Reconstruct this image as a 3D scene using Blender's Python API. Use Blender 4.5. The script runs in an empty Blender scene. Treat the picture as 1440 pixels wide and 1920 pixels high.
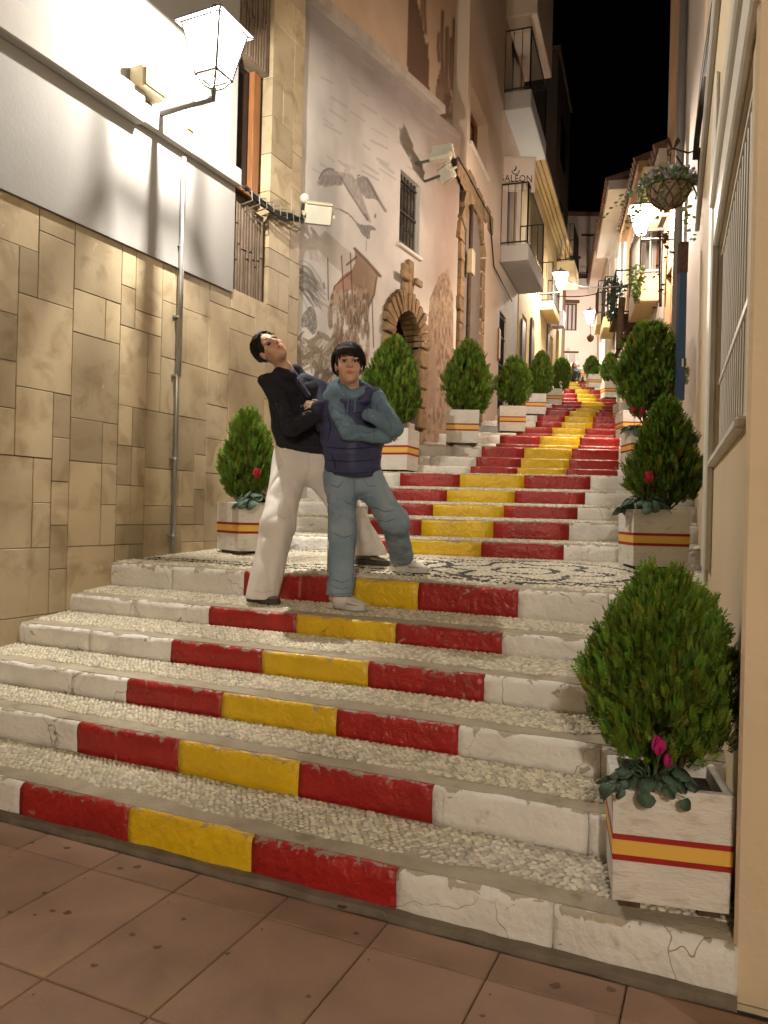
import bpy, bmesh, math, random
import numpy as np
from mathutils import Vector, Matrix
SC = bpy.context.scene
COL = SC.collection
rad = math.radians
random.seed(7); RNG = np.random.default_rng(7)

# ---------------------------------------------------------------- camera
CAMZ = 1.5; F = 1442.0; ROLL = 0.025
_l = math.sqrt(1 + ROLL * ROLL)
CR = Vector((1 / _l, 0, ROLL / _l)); CU = Vector((-ROLL / _l, 0, 1 / _l)); CF = Vector((0, 1, 0))
cam = bpy.data.cameras.new('camera'); camo = bpy.data.objects.new('camera', cam); COL.objects.link(camo)
mw = Matrix.Identity(4)
for i in range(3):
    mw[i][0] = CR[i]; mw[i][1] = CU[i]; mw[i][2] = -CF[i]
mw[2][3] = CAMZ
camo.matrix_world = mw
cam.sensor_fit = 'HORIZONTAL'; cam.sensor_width = 36; cam.lens = 36 * F / 1440
cam.clip_start = 0.05; cam.clip_end = 400
SC.camera = camo

# ---------------------------------------------------------------- night sky
wd = bpy.data.worlds.new('World'); SC.world = wd; wd.use_nodes = True
wn = wd.node_tree.nodes; wl = wd.node_tree.links
bg = wn['Background']
sky = wn.new('ShaderNodeTexSky'); sky.sky_type = 'NISHITA'; sky.sun_disc = False
sky.sun_elevation = rad(-4); sky.sun_rotation = rad(200)
wl.new(sky.outputs[0], bg.inputs[0]); bg.inputs[1].default_value = 0.012
SC.view_settings.view_transform = 'Standard'; SC.view_settings.look = 'None'
SC.view_settings.exposure = 0.55; SC.view_settings.gamma = 1.0
SC.view_settings.use_curve_mapping = False
SC.cycles.max_bounces = 6; SC.cycles.transparent_max_bounces = 8
SC.cycles.sample_clamp_indirect = 6.0
SC.cycles.caustics_reflective = False; SC.cycles.caustics_refractive = False

# ---------------------------------------------------------------- lamp energies (the lamps themselves stand further down)
E_MAIN = 1500.0; E_RIGHT = 1550.0; E_FAR = 1900.0; E_FAR2 = 2700.0; E_BACK = 3100.0
WARM = (1.0, 0.80, 0.58); WHITE = (1.0, 0.93, 0.82); PINK = (1.0, 0.83, 0.70); AMBER = (1.0, 0.88, 0.74)

# ---------------------------------------------------------------- geometry helpers
def xroll(px, py): return px + ROLL * (py - 960)
def ray(px, py): return CR * ((px - 720) / F) + CU * ((960 - py) / F) + CF
def P(px, py, D): 
    d = ray(px, py); return Vector((0, 0, CAMZ)) + d * (D / d.y)
def onz(px, py, z):
    d = ray(px, py); return Vector((0, 0, CAMZ)) + d * ((z - CAMZ) / d.z)
def proj(v):   # arrays (n,3) -> photo pixels, used only to lay painted designs out on their wall
    q = np.asarray(v) - np.array([0, 0, CAMZ])
    x = q @ np.array(CR); y = q @ np.array(CU); d = q[:, 1]
    return 720 + F * x / d, 960 - F * y / d

def setp(o, label=None, cat=None, group=None, kind=None):
    if label: o['label'] = label
    if cat: o['category'] = cat
    if group: o['group'] = group
    if kind: o['kind'] = kind
    return o
def thing(name, label, cat, loc=(0, 0, 0), rz=0, group=None):
    o = bpy.data.objects.new(name, None); COL.objects.link(o)
    o.location = loc; o.rotation_euler = (0, 0, rz); o.empty_display_size = .1
    return setp(o, label, cat, group)
def struct(name, loc=(0, 0, 0)):
    o = bpy.data.objects.new(name, None); COL.objects.link(o); o.location = loc; o['kind'] = 'structure'; return o
def copy_tree(o, parent=None):
    c = o.copy(); COL.objects.link(c)
    if parent: c.parent = parent
    for k in list(o.children): copy_tree(k, c)
    return c
def wloc(o):
    v = Vector(o.location)
    while o.parent: o = o.parent; v = v + o.location
    return v

def link_mesh(name, me, mats, parent=None, smooth=False, world=True):
    if not isinstance(mats, (list, tuple)): mats = [mats]
    for m in mats: me.materials.append(m)
    if smooth and len(me.polygons): me.polygons.foreach_set('use_smooth', np.ones(len(me.polygons), bool))
    o = bpy.data.objects.new(name, me); COL.objects.link(o)
    if parent is not None:
        o.parent = parent
        if world:
            w = wloc(parent)
            if w.length > 0: me.transform(Matrix.Translation(-w))
    return o

class MB:
    def __init__(s): s.v = []; s.f = []; s.m = []
    def add(s, vs, fs, mi=0):
        b = len(s.v); s.v += [tuple(v) for v in vs]
        s.f += [tuple(i + b for i in f) for f in fs]; s.m += [mi] * len(fs); return s
    def cvx(s, vs, fs, mi=0):
        vs = [Vector(v) for v in vs]; c = sum(vs, Vector()) / len(vs); out = []
        for f in fs:
            a, b, d = vs[f[0]], vs[f[1]], vs[f[2]]; n = (b - a).cross(d - a)
            fc = sum((vs[i] for i in f), Vector()) / len(f)
            out.append(f if n.dot(fc - c) >= 0 else tuple(reversed(f)))
        return s.add(vs, out, mi)
    def box(s, c, h, ax=None, bev=0, mi=0):
        c = Vector(c); ax = ax or (Vector((1, 0, 0)), Vector((0, 1, 0)), Vector((0, 0, 1)))
        S = (-1, 1)
        if bev <= 0:
            vs = [c + ax[0] * h[0] * x + ax[1] * h[1] * y + ax[2] * h[2] * z for x in S for y in S for z in S]
            return s.cvx(vs, [(0, 1, 3, 2), (4, 5, 7, 6), (0, 1, 5, 4), (2, 3, 7, 6), (0, 2, 6, 4), (1, 3, 7, 5)], mi)
        vs = []; ix = {}
        for x in S:
            for y in S:
                for z in S:
                    for a in range(3):
                        sg = (x, y, z); ix[(x, y, z, a)] = len(vs)
                        vs.append(c + sum((ax[k] * sg[k] * (h[k] - (0 if k == a else min(bev, h[k] * .9))) for k in range(3)), Vector()))
        fs = []
        for a in range(3):
            b, d = (a + 1) % 3, (a + 2) % 3
            for sg in S:
                q = []
                for (p, r) in ((-1, -1), (1, -1), (1, 1), (-1, 1)):
                    k = [0, 0, 0]; k[a] = sg; k[b] = p; k[d] = r; q.append(ix[(*k, a)])
                fs.append(tuple(q))
            for p in S:
                for r in S:
                    k0 = [0, 0, 0]; k0[b] = p; k0[d] = r; k1 = list(k0); k0[a] = -1; k1[a] = 1
                    fs.append((ix[(*k0, b)], ix[(*k1, b)], ix[(*k1, d)], ix[(*k0, d)]))
        for x in S:
            for y in S:
                for z in S: fs.append(tuple(ix[(x, y, z, a)] for a in range(3)))
        return s.cvx(vs, fs, mi)
    def wb(s, W, u0, u1, o0, o1, z0, z1, bev=0, mi=0):
        c = W.pt((u0 + u1) / 2, (o0 + o1) / 2, (z0 + z1) / 2)
        return s.box(c, (abs(u1 - u0) / 2, abs(o1 - o0) / 2, abs(z1 - z0) / 2), (W.u3, W.n3, Vector((0, 0, 1))), bev, mi)
    def tube(s, pts, r, n=8, mi=0, caps=True):
        pts = [Vector(p) for p in pts]; k = len(pts)
        rs = [r] * k if not hasattr(r, '__len__') else list(r)
        vs = []; prev = None
        for i, p in enumerate(pts):
            t = (pts[min(i + 1, k - 1)] - pts[max(i - 1, 0)])
            if t.length < 1e-9: t = Vector((0, 0, 1))
            t.normalize()
            if prev is None:
                a = t.cross(Vector((0, 0, 1)) if abs(t.z) < .9 else Vector((1, 0, 0)))
            else: a = prev - t * prev.dot(t)
            a.normalize(); prev = a; b = t.cross(a)
            vs += [p + (a * math.cos(2 * math.pi * j / n) + b * math.sin(2 * math.pi * j / n)) * rs[i] for j in range(n)]
        fs = [(i * n + j, i * n + (j + 1) % n, (i + 1) * n + (j + 1) % n, (i + 1) * n + j) for i in range(k - 1) for j in range(n)]
        if caps: fs += [tuple(reversed(range(n))), tuple(range((k - 1) * n, k * n))]
        return s.add(vs, fs, mi)
    def ball(s, c, r, ax=None, nu=10, nv=7, mi=0):
        c = Vector(c); r = (r, r, r) if not hasattr(r, '__len__') else r
        ax = ax or (Vector((1, 0, 0)), Vector((0, 1, 0)), Vector((0, 0, 1)))
        vs = [c + ax[2] * r[2]]
        for i in range(1, nv):
            th = math.pi * i / nv
            for j in range(nu):
                ph = 2 * math.pi * j / nu
                vs.append(c + ax[0] * r[0] * math.sin(th) * math.cos(ph) + ax[1] * r[1] * math.sin(th) * math.sin(ph) + ax[2] * r[2] * math.cos(th))
        vs.append(c - ax[2] * r[2]); fs = []
        for j in range(nu):
            fs.append((0, 1 + j, 1 + (j + 1) % nu))
            for i in range(nv - 2):
                a = 1 + i * nu; b = a + nu
                fs.append((a + j, b + j, b + (j + 1) % nu, a + (j + 1) % nu))
            a = 1 + (nv - 2) * nu; fs.append((a + j, len(vs) - 1, a + (j + 1) % nu))
        return s.add(vs, fs, mi)
    def lathe(s, c, prof, n=14, mi=0):
        c = Vector(c); vs = []
        for (r, z) in prof:
            vs += [c + Vector((r * math.cos(2 * math.pi * j / n), r * math.sin(2 * math.pi * j / n), z)) for j in range(n)]
        fs = [(i * n + j, i * n + (j + 1) % n, (i + 1) * n + (j + 1) % n, (i + 1) * n + j) for i in range(len(prof) - 1) for j in range(n)]
        return s.add(vs, fs, mi)
    def prism(s, ring0, ring1, mi=0):     # two rings of the same length -> closed solid
        n = len(ring0); c = sum((Vector(v) for v in list(ring0) + list(ring1)), Vector()) / (2 * n)
        fs = [(j, (j + 1) % n, n + (j + 1) % n, n + j) for j in range(n)] + [tuple(reversed(range(n))), tuple(range(n, 2 * n))]
        a, b, d = Vector(ring0[0]), Vector(ring0[1]), Vector(ring0[2])
        nrm = (b - a).cross(d - a); up = Vector(ring1[0]) - Vector(ring0[0])
        if nrm.dot(up) < 0: fs = [tuple(reversed(f)) for f in fs]
        return s.add(list(ring0) + list(ring1), fs, mi)
    def build(s, name, mats, parent=None, smooth=False, world=True):
        me = bpy.data.meshes.new(name); me.from_pydata(s.v, [], s.f)
        if any(s.m): me.polygons.foreach_set('material_index', s.m)
        return link_mesh(name, me, mats, parent, smooth, world)

def np_mesh(name, v, f, mats, parent=None, smooth=True, col=None, world=True):
    v = np.asarray(v, np.float32); f = np.asarray(f, np.int32)
    me = bpy.data.meshes.new(name); me.vertices.add(len(v)); me.vertices.foreach_set('co', v.ravel())
    k = f.shape[1]; me.loops.add(f.size); me.loops.foreach_set('vertex_index', f.ravel())
    me.polygons.add(len(f)); me.polygons.foreach_set('loop_start', np.arange(0, f.size, k, dtype=np.int32))
    me.polygons.foreach_set('loop_total', np.full(len(f), k, np.int32))
    me.update(calc_edges=True); me.validate()
    if col is not None:
        a = me.color_attributes.new('Col', 'FLOAT_COLOR', 'POINT')
        a.data.foreach_set('color', np.c_[col, np.ones(len(col))].astype(np.float32).ravel())
    return link_mesh(name, me, mats, parent, smooth, world)

class Wall:
    def __init__(s, x, y, ang, side):
        a = rad(ang); s.x, s.y = x, y
        s.u3 = Vector((math.sin(a), math.cos(a), 0)); s.n3 = Vector((math.cos(a), -math.sin(a), 0)) * side
    def pt(s, u, o, z): return Vector((s.x, s.y, 0)) + s.u3 * u + s.n3 * o + Vector((0, 0, z))
    def at(s, px, py, o=0.0):
        d = ray(px, py); p0 = s.pt(0, o, 0); c = Vector((0, 0, CAMZ))
        t = (p0 - c).dot(s.n3) / d.dot(s.n3); q = c + d * t
        return (q - p0).dot(s.u3), q.z
    def uD(s, D): return (D - s.y) / s.u3.y

def vnoise(p, seed=0):        # smooth value noise on (n,3) points
    p = np.asarray(p, float); i = np.floor(p).astype(np.int64); f = p - i; f = f * f * (3 - 2 * f)
    def h(a):
        n = (a[:, 0] * 374761393 + a[:, 1] * 668265263 + a[:, 2] * 2147483647 + seed * 1013904223) & 0xffffffff
        n = ((n ^ (n >> 13)) * 1274126177) & 0xffffffff
        return ((n ^ (n >> 16)) & 0xffff) / 65535.0
    r = 0
    for dx in (0, 1):
        for dy in (0, 1):
            for dz in (0, 1):
                w = (f[:, 0] if dx else 1 - f[:, 0]) * (f[:, 1] if dy else 1 - f[:, 1]) * (f[:, 2] if dz else 1 - f[:, 2])
                r = r + w * h(i + np.array([dx, dy, dz]))
    return r
def fbm(p, seed=0, o=3):
    r = 0; a = .5; t = 0
    for k in range(o): r = r + a * vnoise(np.asarray(p) * 2 ** k, seed + k); t += a; a *= .5
    return r / t

# ---------------------------------------------------------------- materials
def M(name, c1, c2=None, rough=.75, scale=4, bump=.25, bscale=60, spec=.3, metal=0, dirt=None, rand=0, attr=False, cracks=None,
      emit=None, stretch=None, trans=0, bdist=.01, chips=None, wear=False):
    m = bpy.data.materials.new(name); m.use_nodes = True
    N = m.node_tree.nodes; L = m.node_tree.links; b = N['Principled BSDF']
    b.inputs['Roughness'].default_value = rough; b.inputs['Metallic'].default_value = metal
    b.inputs['Specular IOR Level'].default_value = spec
    tc = N.new('ShaderNodeTexCoord'); co = tc.outputs['Object']
    if stretch:
        mp = N.new('ShaderNodeMapping'); mp.inputs['Scale'].default_value = stretch; L.new(co, mp.inputs[0]); co = mp.outputs[0]
    def noise(sc, det=5, dist=0.0):
        n = N.new('ShaderNodeTexNoise'); n.inputs['Scale'].default_value = sc; n.inputs['Detail'].default_value = det
        n.inputs['Distortion'].default_value = dist; L.new(co, n.inputs['Vector']); return n.outputs['Fac']
    def ramp(x, p0, p1):
        r = N.new('ShaderNodeMapRange'); r.inputs[1].default_value = p0; r.inputs[2].default_value = p1
        L.new(x, r.inputs[0]); return r.outputs[0]
    def mix(fac, a, c, typ='MIX'):
        x = N.new('ShaderNodeMix'); x.data_type = 'RGBA'; x.blend_type = typ
        for sock, val in ((x.inputs[0], fac), (x.inputs[6], a), (x.inputs[7], c)):
            if hasattr(val, 'links') or isinstance(val, bpy.types.NodeSocket): L.new(val, sock)
            else: sock.default_value = val if not isinstance(val, tuple) else (*val, 1)
        return x.outputs[2]
    c2 = c2 or tuple(x * .8 for x in c1)
    out = mix(ramp(noise(scale), .32, .68), c1, c2)
    if attr:
        at = N.new('ShaderNodeAttribute'); at.attribute_name = 'Col'; out = mix(1.0, out, at.outputs['Color'], 'MULTIPLY')
    hgt = noise(bscale, 6)
    if dirt:
        dc, p0, p1, ds = dirt; out = mix(ramp(noise(ds, 8, .6), p0, p1), out, dc)
    if chips:
        cc, p0, csc = chips
        cn = noise(csc, 9, 1.2)
        if wear:
            wa = N.new('ShaderNodeAttribute'); wa.attribute_name = 'Col'; wm = N.new('ShaderNodeMath'); wm.operation = 'MULTIPLY_ADD'; wm.inputs[1].default_value = .20
            L.new(wa.outputs['Fac'], wm.inputs[0]); L.new(cn, wm.inputs[2]); cn = wm.outputs[0]
        ch = ramp(cn, p0, p0 + .03); out = mix(ch, out, cc)
    if cracks:
        cs, cw, cc = cracks
        v = N.new('ShaderNodeTexVoronoi'); v.feature = 'DISTANCE_TO_EDGE'; v.inputs['Scale'].default_value = cs
        dn = N.new('ShaderNodeTexNoise'); dn.inputs['Scale'].default_value = cs * 3; L.new(co, dn.inputs['Vector'])
        ad = N.new('ShaderNodeMix'); ad.data_type = 'VECTOR'; ad.inputs[0].default_value = .12
        L.new(co, ad.inputs[4]); L.new(dn.outputs['Color'], ad.inputs[5]); L.new(ad.outputs[1], v.inputs['Vector'])
        cr = ramp(v.outputs['Distance'], cw, 0.0); mk = ramp(noise(cs * .9, 2), .5, .6)
        mu = N.new('ShaderNodeMath'); mu.operation = 'MULTIPLY'; L.new(cr, mu.inputs[0]); L.new(mk, mu.inputs[1])
        out = mix(mu.outputs[0], out, cc)
    if rand:
        oi = N.new('ShaderNodeObjectInfo'); mr = N.new('ShaderNodeMapRange')
        mr.inputs[3].default_value = 1 - rand; mr.inputs[4].default_value = 1 + rand
        L.new(oi.outputs['Random'], mr.inputs[0]); hs = N.new('ShaderNodeHueSaturation')
        L.new(mr.outputs[0], hs.inputs['Value']); L.new(out, hs.inputs['Color']); out = hs.outputs[0]
    L.new(out, b.inputs['Base Color'])
    rr = N.new('ShaderNodeMapRange'); rr.inputs[3].default_value = max(.05, rough - .12); rr.inputs[4].default_value = min(1, rough + .12)
    L.new(noise(scale * 3), rr.inputs[0]); L.new(rr.outputs[0], b.inputs['Roughness'])
    if bump:
        bp = N.new('ShaderNodeBump'); bp.inputs['Strength'].default_value = bump; bp.inputs['Distance'].default_value = bdist
        L.new(hgt, bp.inputs['Height']); L.new(bp.outputs[0], b.inputs['Normal'])
    if emit:
        b.inputs['Emission Color'].default_value = (*emit[0], 1); b.inputs['Emission Strength'].default_value = emit[1]
    if trans:
        tr = N.new('ShaderNodeBsdfTranslucent'); L.new(out, tr.inputs['Color'])
        ms = N.new('ShaderNodeMixShader'); ms.inputs[0].default_value = trans
        L.new(b.outputs[0], ms.inputs[1]); L.new(tr.outputs[0], ms.inputs[2]); L.new(ms.outputs[0], N['Material Output'].inputs['Surface'])
    return m

CEM = (.40, .35, .265)
mat = dict(
    paint_w=M('white_paint', (.76, .74, .70), (.66, .63, .59), rough=.5, scale=5, bump=.7, bscale=26, bdist=.02, dirt=((.25, .21, .16), .66, .85, 6), cracks=(2.4, .006, (.14, .11, .08)), wear=True, chips=(CEM, .70, 9)),
    paint_r=M('red_paint', (.34, .016, .013), (.26, .011, .010), rough=.38, scale=5, bump=.7, bscale=24, bdist=.02, spec=.5, dirt=((.16, .02, .016), .62, .85, 8), cracks=(2.4, .005, (.07, .012, .012)), wear=True, chips=((.27, .18, .14), .70, 14)),
    paint_y=M('yellow_paint', (.70, .46, .010), (.58, .37, .010), rough=.38, scale=5, bump=.7, bscale=24, bdist=.02, spec=.5, dirt=((.36, .22, .02), .62, .85, 8), cracks=(2.6, .005, (.22, .14, .03)), wear=True, chips=((.42, .30, .12), .70, 14)),
    cement=M('cement', CEM, (.31, .265, .195), rough=.85, scale=7, bump=.6, bscale=90, dirt=((.17, .14, .10), .58, .80, 5)),
    bed=M('pebble_mortar', (.34, .295, .22), (.26, .22, .16), rough=.9, scale=9, bump=.5, bscale=80),
    pebble=M('pebbles', (.66, .61, .52), (.54, .49, .41), rough=.45, scale=30, bump=.08, bscale=200, attr=True),
    tile=M('terracotta_tile', (.28, .168, .112), (.20, .120, .080), rough=.62, scale=3.5, bump=.25, bscale=70, rand=.10, dirt=((.30, .20, .10), .56, .8, 2.2), chips=((.085, .055, .04), .735, 11)),
    grout=M('grout', (.15, .105, .075), rough=.95),
    stain=M('gum_stain', (.13, .08, .056), (.105, .064, .046), rough=.8, bump=0),
    slab=M('travertine', (.42, .345, .225), (.34, .27, .168), rough=.5, scale=2.2, bump=.1, bscale=50, rand=.24, dirt=((.25, .185, .105), .50, .72, 4.5), chips=((.50, .40, .25), .70, 15)),
    joint=M('stone_joint', (.19, .135, .075), rough=.95),
    plaster=M('white_plaster', (.30, .293, .28), (.28, .273, .262), rough=.8, scale=1.2, bump=.12, bscale=40),
    trim=M('grey_trim', (.42, .40, .375), (.38, .365, .34), rough=.8, scale=2, bump=.1),
    rib=M('ribbed_tile', (.16, .115, .08), (.11, .08, .055), rough=.6, scale=9, bump=.3, bscale=60),
    wood=M('varnished_wood', (.26, .11, .04), (.17, .07, .025), rough=.45, scale=3, stretch=(14, 14, 1.2), bump=.15),
    glass=M('dark_window_glass', (.012, .012, .014), rough=.08, spec=.6, bump=0),
    steel=M('galvanised_steel', (.42, .42, .41), (.34, .34, .33), rough=.38, metal=.8, bump=.05),
    iron=M('black_iron', (.018, .016, .015), (.026, .023, .02), rough=.55, bump=.15),
    iron_g=M('grey_painted_iron', (.10, .095, .09), rough=.5),
    ivory=M('ivory_plastic', (.50, .42, .26), (.43, .36, .22), rough=.5, bump=.06, dirt=((.3, .24, .14), .62, .85, 6)),
    flood=M('floodlight_casing', (.55, .50, .38), (.48, .43, .32), rough=.45, bump=.05),
    mural=M('mural_paint', (1, 1, 1), (.93, .93, .93), rough=.85, scale=3, bump=.25, bscale=45, attr=True),
    pinkwall=M('pink_render', (.64, .50, .385), (.59, .46, .35), rough=.85, scale=1.0, bump=.25, bscale=60),
    cream=M('cream_render', (.62, .48, .25), (.55, .42, .22), rough=.85, scale=1.2, bump=.25, bscale=55, dirt=((.42, .31, .17), .58, .8, 1.5)),
    beige=M('beige_render', (.64, .52, .36), (.57, .46, .31), rough=.85, scale=1.1, bump=.3, bscale=35, dirt=((.40, .30, .19), .60, .82, 1.7)),
    ochre=M('ochre_render', (.50, .32, .17), (.42, .26, .14), rough=.85, scale=1.2, bump=.3, bscale=40),
    whitewall=M('whitewashed_render', (.60, .54, .47), (.54, .48, .42), rough=.85, scale=1.4, bump=.3, bscale=40, dirt=((.40, .35, .29), .6, .82, 1.4)),
    darkwall=M('brown_render', (.20, .15, .11), (.16, .12, .09), rough=.9, scale=1),
    lilac=M('end_house_render', (.66, .55, .50), (.61, .51, .46), rough=.85, scale=1, bump=.15),
    white=M('white_gloss_paint', (.66, .62, .54), (.60, .56, .49), rough=.5, scale=3, bump=.08),
    stone=M('rough_brown_stone', (.30, .20, .11), (.20, .13, .07), rough=.9, scale=9, bump=.8, bscale=30, bdist=.03, rand=.2),
    planter=M('planter_concrete', (.70, .67, .61), (.63, .60, .55), rough=.75, scale=4, stretch=(2, 2, 6), bump=.5, bscale=22, bdist=.012, dirt=((.42, .37, .28), .56, .80, 5), chips=((.40, .36, .29), .72, 12)),
    tape_r=M('red_tape', (.32, .018, .016), (.28, .016, .014), rough=.5, bump=.03),
    tape_y=M('yellow_tape', (.72, .44, .09), (.68, .41, .08), rough=.5, bump=.03),
    soil=M('soil', (.035, .025, .018), (.02, .015, .01), rough=1, bump=1, bscale=60, bdist=.03),
    leaf=M('thuja_leaf', (.115, .215, .022), (.07, .145, .014), rough=.55, scale=12, bump=0, attr=True, trans=.25),
    cleaf=M('cyclamen_leaf', (.022, .055, .026), (.10, .15, .11), rough=.5, scale=46, bump=.3, bscale=60),
    petal=M('magenta_petal', (.55, .03, .22), (.48, .02, .17), rough=.5, scale=20, bump=0, trans=.3),
    petal_r=M('red_petal', (.55, .03, .06), (.45, .02, .05), rough=.5, scale=20, bump=0, trans=.3),
    flower=M('pale_flower', (.50, .46, .55), (.36, .34, .46), rough=.6, scale=20, bump=0, trans=.2),
    ivy=M('ivy_leaf', (.09, .16, .04), (.16, .22, .08), rough=.5, scale=20, bump=0, trans=.2),
    bark=M('bark', (.10, .06, .035), (.06, .035, .02), rough=.9, scale=20, bump=.5, bscale=60),
    coir=M('coir_liner', (.27, .20, .13), (.20, .145, .09), rough=.95, scale=14, bump=.8, bscale=60, bdist=.02),
    blue=M('blue_paint', (.045, .085, .16), (.04, .07, .13), rough=.5),
    pipe=M('grey_plastic_pipe', (.22, .20, .19), (.18, .165, .155), rough=.5, bump=.05),
    rooftile=M('roof_tile', (.20, .11, .07), (.14, .08, .05), rough=.9, scale=8),
    shutter=M('grey_shutter', (.40, .36, .36), (.36, .32, .32), rough=.6),
    sign=M('sign_board', (.72, .60, .50), (.70, .58, .48), rough=.6, bump=.02),
    ink=M('sign_lettering', (.05, .03, .03), rough=.6, bump=0),
    cable=M('black_cable', (.02, .018, .018), rough=.6, bump=0),
)
def glow(name, col, strength, fac=.5):
    m = bpy.data.materials.new(name); m.use_nodes = True; N = m.node_tree.nodes; L = m.node_tree.links
    N.remove(N['Principled BSDF']); e = N.new('ShaderNodeEmission'); e.inputs[0].default_value = (*col, 1); e.inputs[1].default_value = strength
    t = N.new('ShaderNodeBsdfTransparent'); x = N.new('ShaderNodeMixShader'); x.inputs[0].default_value = fac
    nz = N.new('ShaderNodeTexNoise'); nz.inputs['Scale'].default_value = 9; mr = N.new('ShaderNodeMapRange')
    mr.inputs[3].default_value = strength * .8; mr.inputs[4].default_value = strength * 1.2
    L.new(nz.outputs['Fac'], mr.inputs[0]); L.new(mr.outputs[0], e.inputs[1])
    L.new(t.outputs[0], x.inputs[1]); L.new(e.outputs[0], x.inputs[2]); L.new(x.outputs[0], N['Material Output'].inputs['Surface'])
    return m
mat['glow_w'] = glow('lit_lantern_glass_white', (1, .95, .86), 5.0)
mat['glow_p'] = glow('lit_lantern_glass_warm', (1, .82, .68), 6.0)
# ---------------------------------------------------------------- plan of the alley
A0 = rad(24); SD = Vector((math.sin(A0), math.cos(A0), 0)); TD = Vector((math.cos(A0), -math.sin(A0), 0))
PL = 4.4
WL = Wall(-PL * math.cos(rad(25)), PL * math.sin(rad(25)), 25, 1)             # stone clad building, left
WM = Wall(-4.79 * math.cos(rad(27.8)), 4.79 * math.sin(rad(27.8)), 27.8, 1)   # mural house
WP = Wall(1.22, 12.58, 19, 1)                                                 # houses further up, left
WR = Wall(1.156, 2.44, math.degrees(math.atan(.3736)), -1)                    # beige building, right
WQ = Wall(3.65, 9.1, math.degrees(math.atan(.216)), -1)                       # houses further up, right
LEFT = [WL.pt(-4, 0, 0), WL.pt(WL.uD(8.36), 0, 0), WM.pt(WM.uD(8.45), 0, 0), WM.pt(WM.uD(12.5), 0, 0), WP.pt(WP.uD(12.6), 0, 0), WP.pt(WP.uD(30), 0, 0)]
RIGHT = [WR.pt(-.3, 0, 0), WR.pt(WR.uD(9.1), 0, 0), WQ.pt(0, 0, 0), WQ.pt(WQ.uD(31), 0, 0)]

# ---------------------------------------------------------------- risers: (line point, direction, z at foot, z at nose, pixel colour limits)
def hit(p, e, px, py):
    lx = (xroll(px, py) - 720) / F      # ray x = lx*D ; p + e t
    return (lx * p.y - p.x) / (e.x - lx * e.y)
def cross_poly(p, e, poly):
    best = None
    for a, b in zip(poly[:-1], poly[1:]):
        d = b - a; den = e.x * d.y - e.y * d.x
        if abs(den) < 1e-9: continue
        r = a - p; t = (r.x * d.y - r.y * d.x) / den; k = (r.x * e.y - r.y * e.x) / den
        if -0.02 <= k <= 1.02 and (best is None or abs(t) < abs(best)): best = t
    return best
RIS = []
for s, zb, zt, py, b in [
    (2.657, 0.0, .168, 1600, (36, 240, 472, 745)), (3.042, .201, .357, 1470, (143, 333, 560, 812)),
    (3.382, .39, .524, 1350, (237, 416, 631, 860)), (3.75, .557, .693, 1260, (320, 491, 690, 908)),
    (4.177, .726, .8475, 1190, (391, 555, 742, 942)), (4.572, .88, 1.0575, 1110, (457, 655, 784, 972))]:
    RIS.append((SD * s, TD, zb, zt, py, b))
for D, ang, zb, zt, ref, py, b in [
    (6.6, 15, 1.125, 1.262, 980, 1030, (640, 765, 902, 1057)), (7.15, 13, 1.272, 1.44, 980, 995, (665, 790, 925, 1067)),
    (7.7, 11, 1.463, 1.596, 980, 960, (690, 812, 945, 1083)), (8.25, 9, 1.62, 1.763, 980, 932, (722, 838, 965, 1097)),
    (8.8, 7, 1.80, 1.964, 980, 903, (750, 862, 983, 1107))]:
    RIS.append((P(ref, py, D) * 1, Vector((math.cos(rad(ang)), -math.sin(rad(ang)), 0)), zb, zt, py, b))
for D, zt, py, b in [
    (9.4, 2.087, 883, (882, 970, 1062, 1158)), (9.95, 2.245, 868, (893, 977, 1067, 1160)), (10.5, 2.432, 849, (903, 983, 1072, 1160)),
    (11.3, 2.55, 836, (930, 1010, 1084, 1161)), (11.8, 2.727, 825, (937, 1012, 1087, 1162)), (12.5, 2.84, 815, (968, 1034, 1095, 1165)),
    (13.0, 3.0, 807, (975, 1035, 1097, 1165)), (14.1, 3.23, 796, (1004, 1053, 1111, 1164)), (15.3, 3.5, 785, (1007, 1059, 1112, 1164)),
    (16.6, 3.78, 775, (1022, 1068, 1117, 1159)), (17.7, 3.99, 767, (1025, 1080, 1124, 1159)), (18.7, 4.22, 761, (1035, 1089, 1129, 1159)),
    (19.6, 4.44, 755, (1053, 1091, 1133, 1159)), (20.5, 4.66, 749, (1053, 1083, 1121, 1155)), (21.5, 4.94, 742, (1054, 1082, 1118, 1150)),
    (22.6, 5.25, 733, (1057, 1078, 1106, 1132)), (23.9, 5.54, 727, (1058, 1066, 1091, 1115)), (25.2, 5.85, 722, (1058, 1064, 1087, 1110)),
    (26.5, 6.15, 718, (1058, 1062, 1084, 1104))]:
    zp = RIS[-1][3]; zb = max(zp + .01, zt - .19)
    RIS.append((P(1000, py, D), Vector((1, -.015, 0)).normalized(), zb, zt, py, b))
RIS = [(Vector((p.x, p.y, 0)), e, zb, zt, py, b) for (p, e, zb, zt, py, b) in RIS]
EXT = []
for i, (p, e, zb, zt, py, b) in enumerate(RIS):
    tl = cross_poly(p, e, LEFT); tr = cross_poly(p, e, RIGHT)
    if i == 0: tr = hit(p, e, 1384, 1800)
    EXT.append((tl - .04, tr + (.0 if i == 0 else .04)))
NR = len(RIS)
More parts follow.
